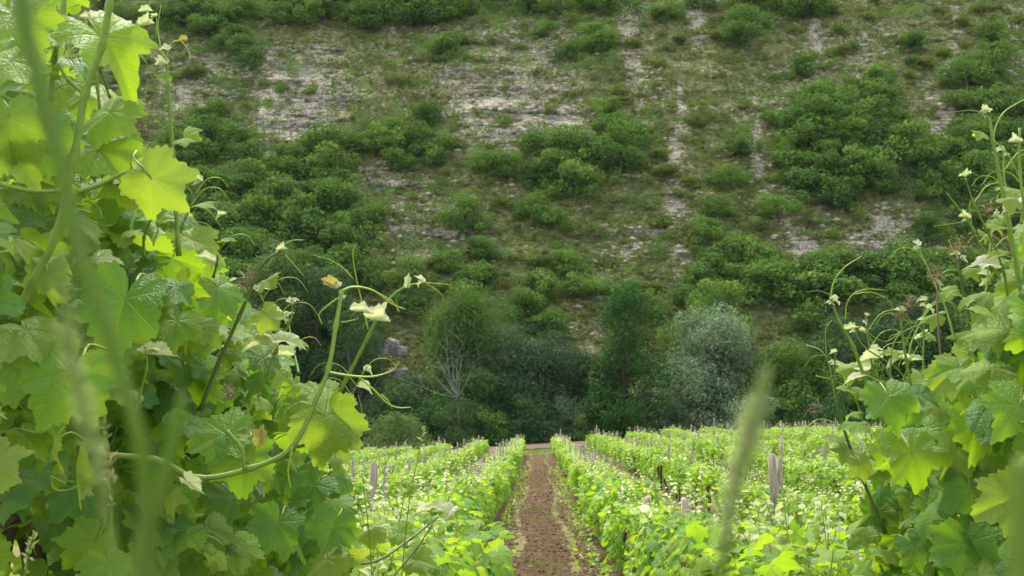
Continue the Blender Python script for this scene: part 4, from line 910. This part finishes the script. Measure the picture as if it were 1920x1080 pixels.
KL = [  # vine, material, x, y, depth, size, normal (r,u,toward), tip (r,u), label
 (VA, 'vine_leaf_young', 285, 335, 1.45, .078, (.15, -.1, 1), (.75, -.75), 'large bright yellow green leaf glowing at the right edge'),
 (VA, 'vine_leaf', 190, 70, 1.50, .105, (.55, .55, .65), (.62, -.72), 'long drooping grey green leaf near the top'),
 (VA, 'vine_leaf', 20, 115, 1.40, .075, (.1, .7, .7), (-.3, -1), None), (VA, 'vine_leaf', 205, 210, 1.5, .075, (-.2, .6, .8), (-.1, -1), None), (VA, 'vine_leaf_young', 30, 30, 1.4, .08, (.2, .5, .8), (.5, -.8), None),
 (VA, 'vine_leaf_young', 15, 220, 1.36, .07, (.3, .2, .9), (.1, -1), None), (VA, 'vine_leaf', 70, 240, 1.42, .085, (.6, .3, .7), (.35, -1), None),
 (VA, 'vine_leaf', 185, 280, 1.5, .085, (.3, .6, .7), (.6, -.8), None), (VA, 'vine_leaf', 130, 695, 1.38, .105, (.05, .35, .9), (-.45, -1), 'large dark leaf with pale veins hanging low at the left'),
 (VA, 'vine_leaf_young', 50, 620, 1.42, .085, (.1, .7, .5), (.4, -.8), None), (VA, 'vine_leaf_old', 235, 560, 1.55, .11, (.1, .4, .9), (-.2, -1), None), (VA, 'vine_leaf_young', 80, 500, 1.45, .05, (.1, .5, .8), (.1, -1), None),
 (VB, 'vine_leaf_young', 610, 780, 1.7, .095, (.35, .35, .8), (.85, -.55), 'broad yellow green leaf drooping right below the fork of the shoot'),
 (VB, 'vine_leaf_young', 618, 790, 1.72, .085, (-.3, .0, .9), (.5, -1), None),
 (VB, 'vine_leaf', 455, 855, 1.72, .085, (.0, .3, 1), (.0, -1), 'large mid green leaf hanging under the thick shoot'), (VB, 'vine_leaf', 425, 815, 1.74, .09, (-.1, .7, .7), (-.9, -.35), None),
 (VB, 'vine_leaf_tip', 535, 640, 1.9, .048, (.1, .85, .45), (1, -.12), 'pale grey green leaf lying flat above the bush'), (VB, 'vine_leaf_young', 500, 590, 2.0, .04, (.2, .4, .8), (.5, -.7), None),
 (VB, 'vine_leaf_young', 360, 450, 1.8, .065, (.1, .8, .5), (.9, -.4), None), (VB, 'vine_leaf_tip', 672, 584, 1.75, .024, (0, .93, .4), (1, -.1), 'small cream pink leaf beside the fork'), (VB, 'vine_leaf_tip', 700, 600, 1.76, .028, (.1, .95, .35), (1, -.25), None),
 (VB, 'vine_leaf_tip', 765, 530, 1.9, .018, (.0, .1, 1), (.1, 1), 'tiny cream leaf standing upright on the tip of the shoot'), (VB, 'vine_leaf_red', 620, 532, 1.75, .018, (.2, .3, .9), (-.9, .5), 'tiny pinkish leaf at the top of the forked shoot'), (VB, 'vine_leaf_tip', 632, 535, 1.75, .010, (.2, .3, .9), (.6, .5), None),
 (VB, 'vine_leaf_red', 488, 822, 1.64, .022, (.1, .2, 1), (.1, .9), 'small orange tinted leaf above the thick shoot'), (VB, 'vine_leaf_tip', 355, 905, 1.6, .026, (.3, .5, .8), (.6, -.5), None), (VB, 'vine_leaf_tip', 640, 560, 1.75, .010, (.2, .3, .9), (.6, .5), None),
 (VB, 'vine_leaf', 625, 985, 2.1, .075, (.1, .4, .9), (-.3, -1), None), (VB, 'vine_leaf', 520, 980, 2.0, .08, (.1, .4, .9), (-.3, -1), None),
 (VC, 'vine_leaf', 1665, 745, 2.0, .085, (-.1, .5, .8), (.2, -1), 'broad mid green leaf under a hanging tendril'), (VC, 'vine_leaf', 1708, 850, 2.0, .088, (-.1, .35, .9), (.25, -1), 'large lobed leaf in the middle of the right hand bush'),
 (VC, 'vine_leaf', 1830, 800, 1.9, .09, (.3, .4, .8), (-.3, -1), None), (VC, 'vine_leaf_old', 1820, 915, 1.95, .10, (0, .3, .9), (.05, -1), 'big dark leaf near the bottom of the right hand bush'), (VC, 'vine_leaf', 1910, 760, 1.7, .09, (.1, .5, .8), (-.6, -.8), None),
 (VC, 'vine_leaf_young', 1890, 620, 1.8, .08, (-.1, .6, .7), (-.9, -.4), None), (VC, 'vine_leaf_young', 1860, 690, 1.85, .075, (-.1, .8, .5), (-.9, -.3), None), (VC, 'vine_leaf', 1800, 690, 2.0, .07, (0, .8, .5), (-.9, -.2), None),
 (VD, 'vine_leaf_young', 1600, 690, 2.4, .05, (0, .7, .7), (-.9, -.1), None), (VD, 'vine_leaf_young', 1590, 840, 2.5, .06, (0, .8, .5), (-.9, -.1), None), (VD, 'vine_leaf', 1610, 795, 2.4, .055, (0, .9, .3), (-.9, -.1), None), (VD, 'vine_leaf_young', 1615, 870, 2.4, .05, (0, .3, .9), (.2, -1), None),
]
for v, mt, x, y, d, s, N, T, lab in KL: v.leaf(mt, P(x, y, d), imgN(*N), imgN(T[0], T[1], 0), s * (.72 if s > .04 else .9), lab)
# right hand shoots
cane(VC, [(1925, 640), (1907, 505), (1892, 420), (1875, 335), (1862, 265), (1855, 225), (1838, 209)], 1.85, .0040, .0018, M_SHOOT, 3, ls=.022)
cane(VC, [(1960, 500), (1925, 400), (1912, 320), (1912, 240)], 1.8, .003, .002, M_SHOOT, 1, ls=.03)
cane(VC, [(1925, 640), (1895, 560), (1850, 480), (1825, 430), (1812, 408)], 1.95, .0032, .0014, M_SHOOT, 3, ls=.028)
cane(VC, [(1832, 720), (1827, 640), (1810, 565), (1797, 500), (1799, 478)], 2.1, .0036, .0016, M_CANE, 3, ls=.028)
cane(VC, [(1880, 700), (1868, 640), (1862, 570), (1850, 520)], 2.05, .003, .0016, M_CANE, 3, ls=.03)
cane(VC, [(1767, 700), (1760, 620), (1757, 560), (1760, 512)], 2.1, .0026, .0014, M_DRY, 1, side_leaf=False)
cane(VD, [(1660, 800), (1632, 740), (1600, 650), (1575, 605), (1558, 560)], 2.3, .0050, .0018, M_SHOOT, 3, ls=.022, mt='vine_leaf_tip')
cane(VD, [(1660, 1000), (1602, 860), (1575, 780), (1565, 720), (1566, 660)], 2.5, .0044, .0018, M_CANE, 2, ls=.03)
cane(VD, [(1715, 760), (1700, 680), (1690, 610), (1688, 575)], 2.3, .0034, .0018, M_SHOOT, 3, ls=.026)
cane(VD, [(1672, 740), (1670, 680), (1684, 630), (1745, 600)], 2.3, .0018, .0012, M_SHOOT, 2, side_leaf=False)
cane(VD, [(1720, 740), (1680, 690), (1620, 650), (1600, 610)], 2.35, .0022, .0012, M_SHOOT, 2, ls=.024)
cane(VD, [(1650, 760), (1645, 700), (1640, 650), (1620, 620)], 2.45, .0022, .0012, M_SHOOT, 2, ls=.024)
for v, pts, dd, r in [(VC, [(1862, 262), (1868, 235), (1885, 208), (1925, 184)], 1.85, .0016), (VC, [(1850, 214), (1820, 207), (1780, 211)], 1.85, .0010), (VC, [(1862, 262), (1890, 290), (1915, 340)], 1.85, .0013), (VC, [(1830, 440), (1805, 400), (1775, 362)], 1.95, .0012), (VC, [(1822, 425), (1818, 385), (1826, 372)], 1.95, .0009),
        (VC, [(1815, 415), (1780, 420), (1750, 424)], 1.95, .0009), (VC, [(1835, 455), (1860, 440), (1900, 480), (1940, 500)], 1.9, .0012), (VD, [(1557, 556), (1565, 525), (1585, 500), (1615, 481)], 2.3, .0017), (VD, [(1585, 600), (1588, 570), (1602, 550), (1630, 542), (1665, 545)], 2.3, .0013), (VD, [(1600, 552), (1630, 548), (1660, 558), (1676, 578)], 2.3, .0012),
        (VD, [(1555, 552), (1535, 545), (1512, 548)], 2.3, .0009), (VD, [(1512, 647), (1540, 658), (1556, 690), (1568, 760)], 2.5, .0014), (VD, [(1550, 670), (1548, 620), (1560, 600)], 2.5, .0010), (VD, [(1530, 705), (1560, 712), (1600, 730)], 2.5, .0011), (VD, [(1670, 740), (1668, 780), (1652, 810), (1648, 825)], 2.0, .0018),
        (VD, [(1500, 822), (1520, 795), (1540, 786), (1565, 792)], 2.5, .0018), (VD, [(1684, 690), (1700, 640), (1720, 600)], 2.3, .0011), (VD, [(1690, 620), (1660, 640), (1620, 620)], 2.3, .0012), (VD, [(1720, 650), (1705, 680), (1690, 720)], 2.3, .001), (VD, [(1620, 700), (1660, 720), (1720, 740)], 2.3, .0014)]:
    tendril(v, pts, dd, r)
# more thin shoots with pale tips and tendrils rising from both bushes
g = np.random.default_rng(88)
def wild(v, x, y, d, ln, lean, r0=.0026):
    p = [(x, y)]; a = lean
    for _ in range(5): a += g.normal() * .13; p.append((p[-1][0] + math.sin(a) * ln / 5, p[-1][1] - math.cos(a) * ln / 5))
    cane(v, p, (d, d + .1 * g.normal()), r0, .0011, M_SHOOT if g.random() < .7 else M_CANE, 2, ls=.022)
    for k in (2, 3, 4):
        q = p[k]; sg = 1 if g.random() < .5 else -1; L = 30 + 45 * g.random()
        tendril(v, [q, (q[0] + sg * L * .4, q[1] - L * .5), (q[0] + sg * L * .9, q[1] - L * .55), (q[0] + sg * L * 1.2, q[1] - L * .2)], d, .0010)
for a_ in [(1790, 640, 2.1, 190, -.15), (1850, 620, 2.0, 230, -.2), (1890, 560, 1.9, 240, -.1), (1730, 720, 2.3, 160, .1), (1650, 740, 2.4, 150, -.25), (1700, 700, 2.3, 130, .25), (1620, 800, 2.5, 130, -.3), (1900, 480, 1.9, 200, -.3), (1915, 420, 1.85, 150, .05)]: wild(VC if a_[0] > 1760 else VD, *a_)
for a_ in [(100, 330, 1.5, 330, .05), (250, 330, 1.65, 250, -.1), (60, 260, 1.45, 260, .2), (270, 480, 1.7, 180, .1), (400, 520, 1.95, 120, .3), (520, 660, 2.1, 130, .1), (560, 700, 2.1, 110, -.1), (330, 450, 1.8, 120, .35), (650, 780, 2.2, 100, .1)]: wild(VA if a_[0] < 300 else VB, *a_)
# low stems in front of the near left row
g = np.random.default_rng(77)
cane(VB, [(560, 1055), (640, 1056), (705, 1052), (770, 1010), (820, 970)], (2.6, 3.0), .0046, .0026, M_CANE, 0, side_leaf=False)
cane(VB, [(730, 1090), (780, 1030), (812, 980)], (2.9, 3.0), .003, .002, M_CANE, 0, side_leaf=False)
for (x, y, s, mt) in [(800, 958, .030, 'vine_leaf_tip'), (825, 950, .034, 'vine_leaf_tip'), (845, 955, .03, 'vine_leaf_tip'), (750, 1000, .05, 'vine_leaf'), (700, 990, .055, 'vine_leaf_young'), (780, 1050, .06, 'vine_leaf_young')]:
    VB.leaf(mt, P(x, y, 3.0), imgN(.2 * g.normal(), .7, .6), imgN(g.normal(), -.3, 0), s)
# dried flower remains
def dried(v, x, y, d, k=14, s=.012):
    ts = []
    c = P(x, y, d) - v.org
    for _ in range(k):
        p = c + g.normal(size=3) * s * .5; ts.append(tube(smoothline([p, p + g.normal(size=3) * s * .7, p + g.normal(size=3) * s], 3), .0009, .0006, 4))
    link('dried_tendrils', tube_mesh('dried_tendrils', ts, M_DRY), v.e)
for v, x, y, d in [(VA, 105, 30, 1.6), (VA, 118, 60, 1.6), (VA, 150, 90, 1.6), (VA, 262, 220, 1.7), (VA, 300, 290, 1.72), (VB, 465, 525, 2.0), (VB, 608, 740, 1.9), (VB, 430, 742, 1.9), (VD, 1708, 570, 2.3), (VD, 1683, 590, 2.3), (VD, 1533, 765, 2.5), (VC, 1855, 395, 1.9), (VC, 1757, 515, 2.1), (VC, 1800, 470, 2.0)]:
    dried(v, x, y, d)

# ------------------------------------------------------------------ grasses right in front of the lens
M_GR = leaf_mat('grass_stem', [(.13, .21, .04), (.18, .27, .05)], [(.3, .45, .05), (.3, .45, .05)], .35, veins=False)
M_GD = leaf_mat('grass_stem_dark', [(.11, .19, .025), (.15, .24, .03)], [(.3, .48, .03), (.3, .48, .03)], .3, veins=False)
M_SEED = leaf_mat('grass_seed', [(.52, .62, .24), (.60, .66, .32), (.55, .64, .24)], [(.75, .85, .3), (.75, .8, .3)], .45, veins=False)
M_SEEDO = leaf_mat('grass_seed_ripe', [(.36, .26, .08), (.26, .28, .07)], [(.5, .35, .1), (.4, .4, .1)], .3, veins=False)
SPK = np.array([[0, 0, 0], [.35, .16, .12], [.35, -.16, .12], [.35, 0, -.14], [1, 0, .05]]); SPF = np.array([[0, 1, 2], [0, 2, 3], [0, 3, 1], [4, 2, 1], [4, 3, 2], [4, 1, 3]])
def grass_stalk(pts, d, r0, r1, mat, label, head=None, hmat=None, hl=.006, hn=60, hw=.3, group='grass stalks close to the lens'):
    if d < .4: d, r0, r1, hl, hn = d * .63, r0 * .66, r1 * .66, hl * .55, int(hn * 3.2)
    L = smoothline(pl(pts, d), 8); b = L[0].copy(); low = b.copy(); low[2] = float(G(b[0], b[1])); low[0] += .03
    L = np.vstack([smoothline([low, (low + b) / 2 + np.array([.01, 0, 0]), b], 4)[:-1], L]); r = np.linspace(r0, r1, len(L))
    e = empty('grass_stalk', low, label, 'grass', group); link('stem', tube_mesh('stem', [tube(L - low, 0, 0, 7, r)], mat), e)
    if head:
        H0 = smoothline(pl(head, d), 12) - low; n = hn; i = (g.random(n) * (len(H0) - 2)).astype(int); p = H0[i]; T = nrm(np.gradient(H0, axis=0))[i]
        T = nrm(T + hw * g.normal(size=(n, 3))); taper = np.sin(np.clip(i / len(H0) * 2.75 + .35, 0, 3.1)) * .8 + .2
        M = frames(g.normal(size=(n, 3)), T) * (hl * taper * (.8 + .4 * g.random(n)))[:, None, None]; V, Fs = batch(SPK, SPF, M, p)
        link('seed_head', np_mesh('seed_head', V, Fs, hmat), e, kind='stuff')
grass_stalk([(285, 1120), (275, 1000), (268, 860), (238, 740), (200, 610), (150, 480), (128, 380), (105, 280), (75, 160), (50, 60), (30, -80)], .30, .0020, .0024, M_GD, 'blurred dark green grass stalk crossing the whole left side')
grass_stalk([(225, 1120), (205, 1000), (180, 860), (150, 740), (125, 600), (112, 470)], .31, .0012, .0012, M_GR, 'blurred pale grass stalk left of the dark one', [(205, 1000), (180, 860), (150, 740), (125, 600), (112, 450)], M_SEED, .0055, 110, .22)
grass_stalk([(262, 1120), (275, 1000), (310, 880), (340, 760), (345, 740)], .30, .0038, .0010, M_GD, 'blurred dark blade leaning right at the bottom left')
grass_stalk([(212, 1120), (210, 960), (202, 850), (196, 780)], .85, .0010, .0008, M_GR, 'thin grass stalk with orange brown seeds in front of the left vine', [(210, 960), (205, 880), (196, 780)], M_SEEDO, .011, 34, .22)
grass_stalk([(1350, 1120), (1358, 1000), (1375, 900), (1400, 800), (1432, 700)], .31, .0012, .0009, M_GR, 'blurred pale grass head standing up right of centre', [(1352, 1060), (1362, 980), (1378, 900), (1404, 800), (1424, 740), (1440, 690)], M_SEED, .0054, 240, .15)
grass_stalk([(1360, 1120), (1370, 950), (1395, 860), (1430, 790)], .32, .0010, .0008, M_GR, 'blurred fainter grass stalk leaning beside the pale head', [(1385, 900), (1402, 850), (1425, 800)], M_SEED, .005, 40, .25)
grass_stalk([(1912, 1130), (1915, 1000), (1918, 860)], .30, .0032, .0026, M_GR, 'blurred green grass blade at the bottom right edge')
grass_stalk([(42, 1120), (50, 1060), (62, 1000)], 1.2, .0010, .0008, M_GR, 'small straw coloured grass ear beside the dark vine trunk', [(48, 1075), (55, 1035), (66, 995)], M_SEED, .012, 26, .25)
grass_stalk([(700, 1120), (692, 1000), (680, 900)], 2.2, .0014, .0008, M_GR, 'thin pale grass stalk in front of the near left row', [(686, 940), (682, 900), (680, 860)], M_SEED, .012, 16, .2)
grass_stalk([(750, 1120), (765, 960), (785, 850), (795, 800)], 2.4, .0014, .0008, M_GR, 'thin grass stalk rising over the left vine rows', [(785, 850), (790, 820), (797, 790)], M_SEED, .012, 16, .2)

hb = np.array([[x, y, z] for x in (-420, 420) for y in (-310, 410) for z in (-6, 345)], float)
hz = link('haze', np_mesh('haze', hb, [(0, 1, 3, 2), (4, 6, 7, 5), (0, 4, 5, 1), (2, 3, 7, 6), (0, 2, 6, 4), (1, 5, 7, 3)], bpy.data.materials.new('haze_air')), kind='stuff')
hm = bpy.data.materials['haze_air']; hm.use_nodes = True; hm.node_tree.nodes.clear(); vo = hm.node_tree.nodes.new('ShaderNodeVolumePrincipled'); mo = hm.node_tree.nodes.new('ShaderNodeOutputMaterial')
vo.inputs['Color'].default_value = (.95, .97, 1, 1); vo.inputs['Density'].default_value = .00004; hm.node_tree.links.new(vo.outputs[0], mo.inputs['Volume'])
for o in S.objects:
    if o.get('label') and not 4 <= len(o['label'].split()) <= 16: print('LABEL', len(o['label'].split()), o['label'])
print('tris', sum(len(m.loops) - 2 * len(m.polygons) for m in bpy.data.meshes))
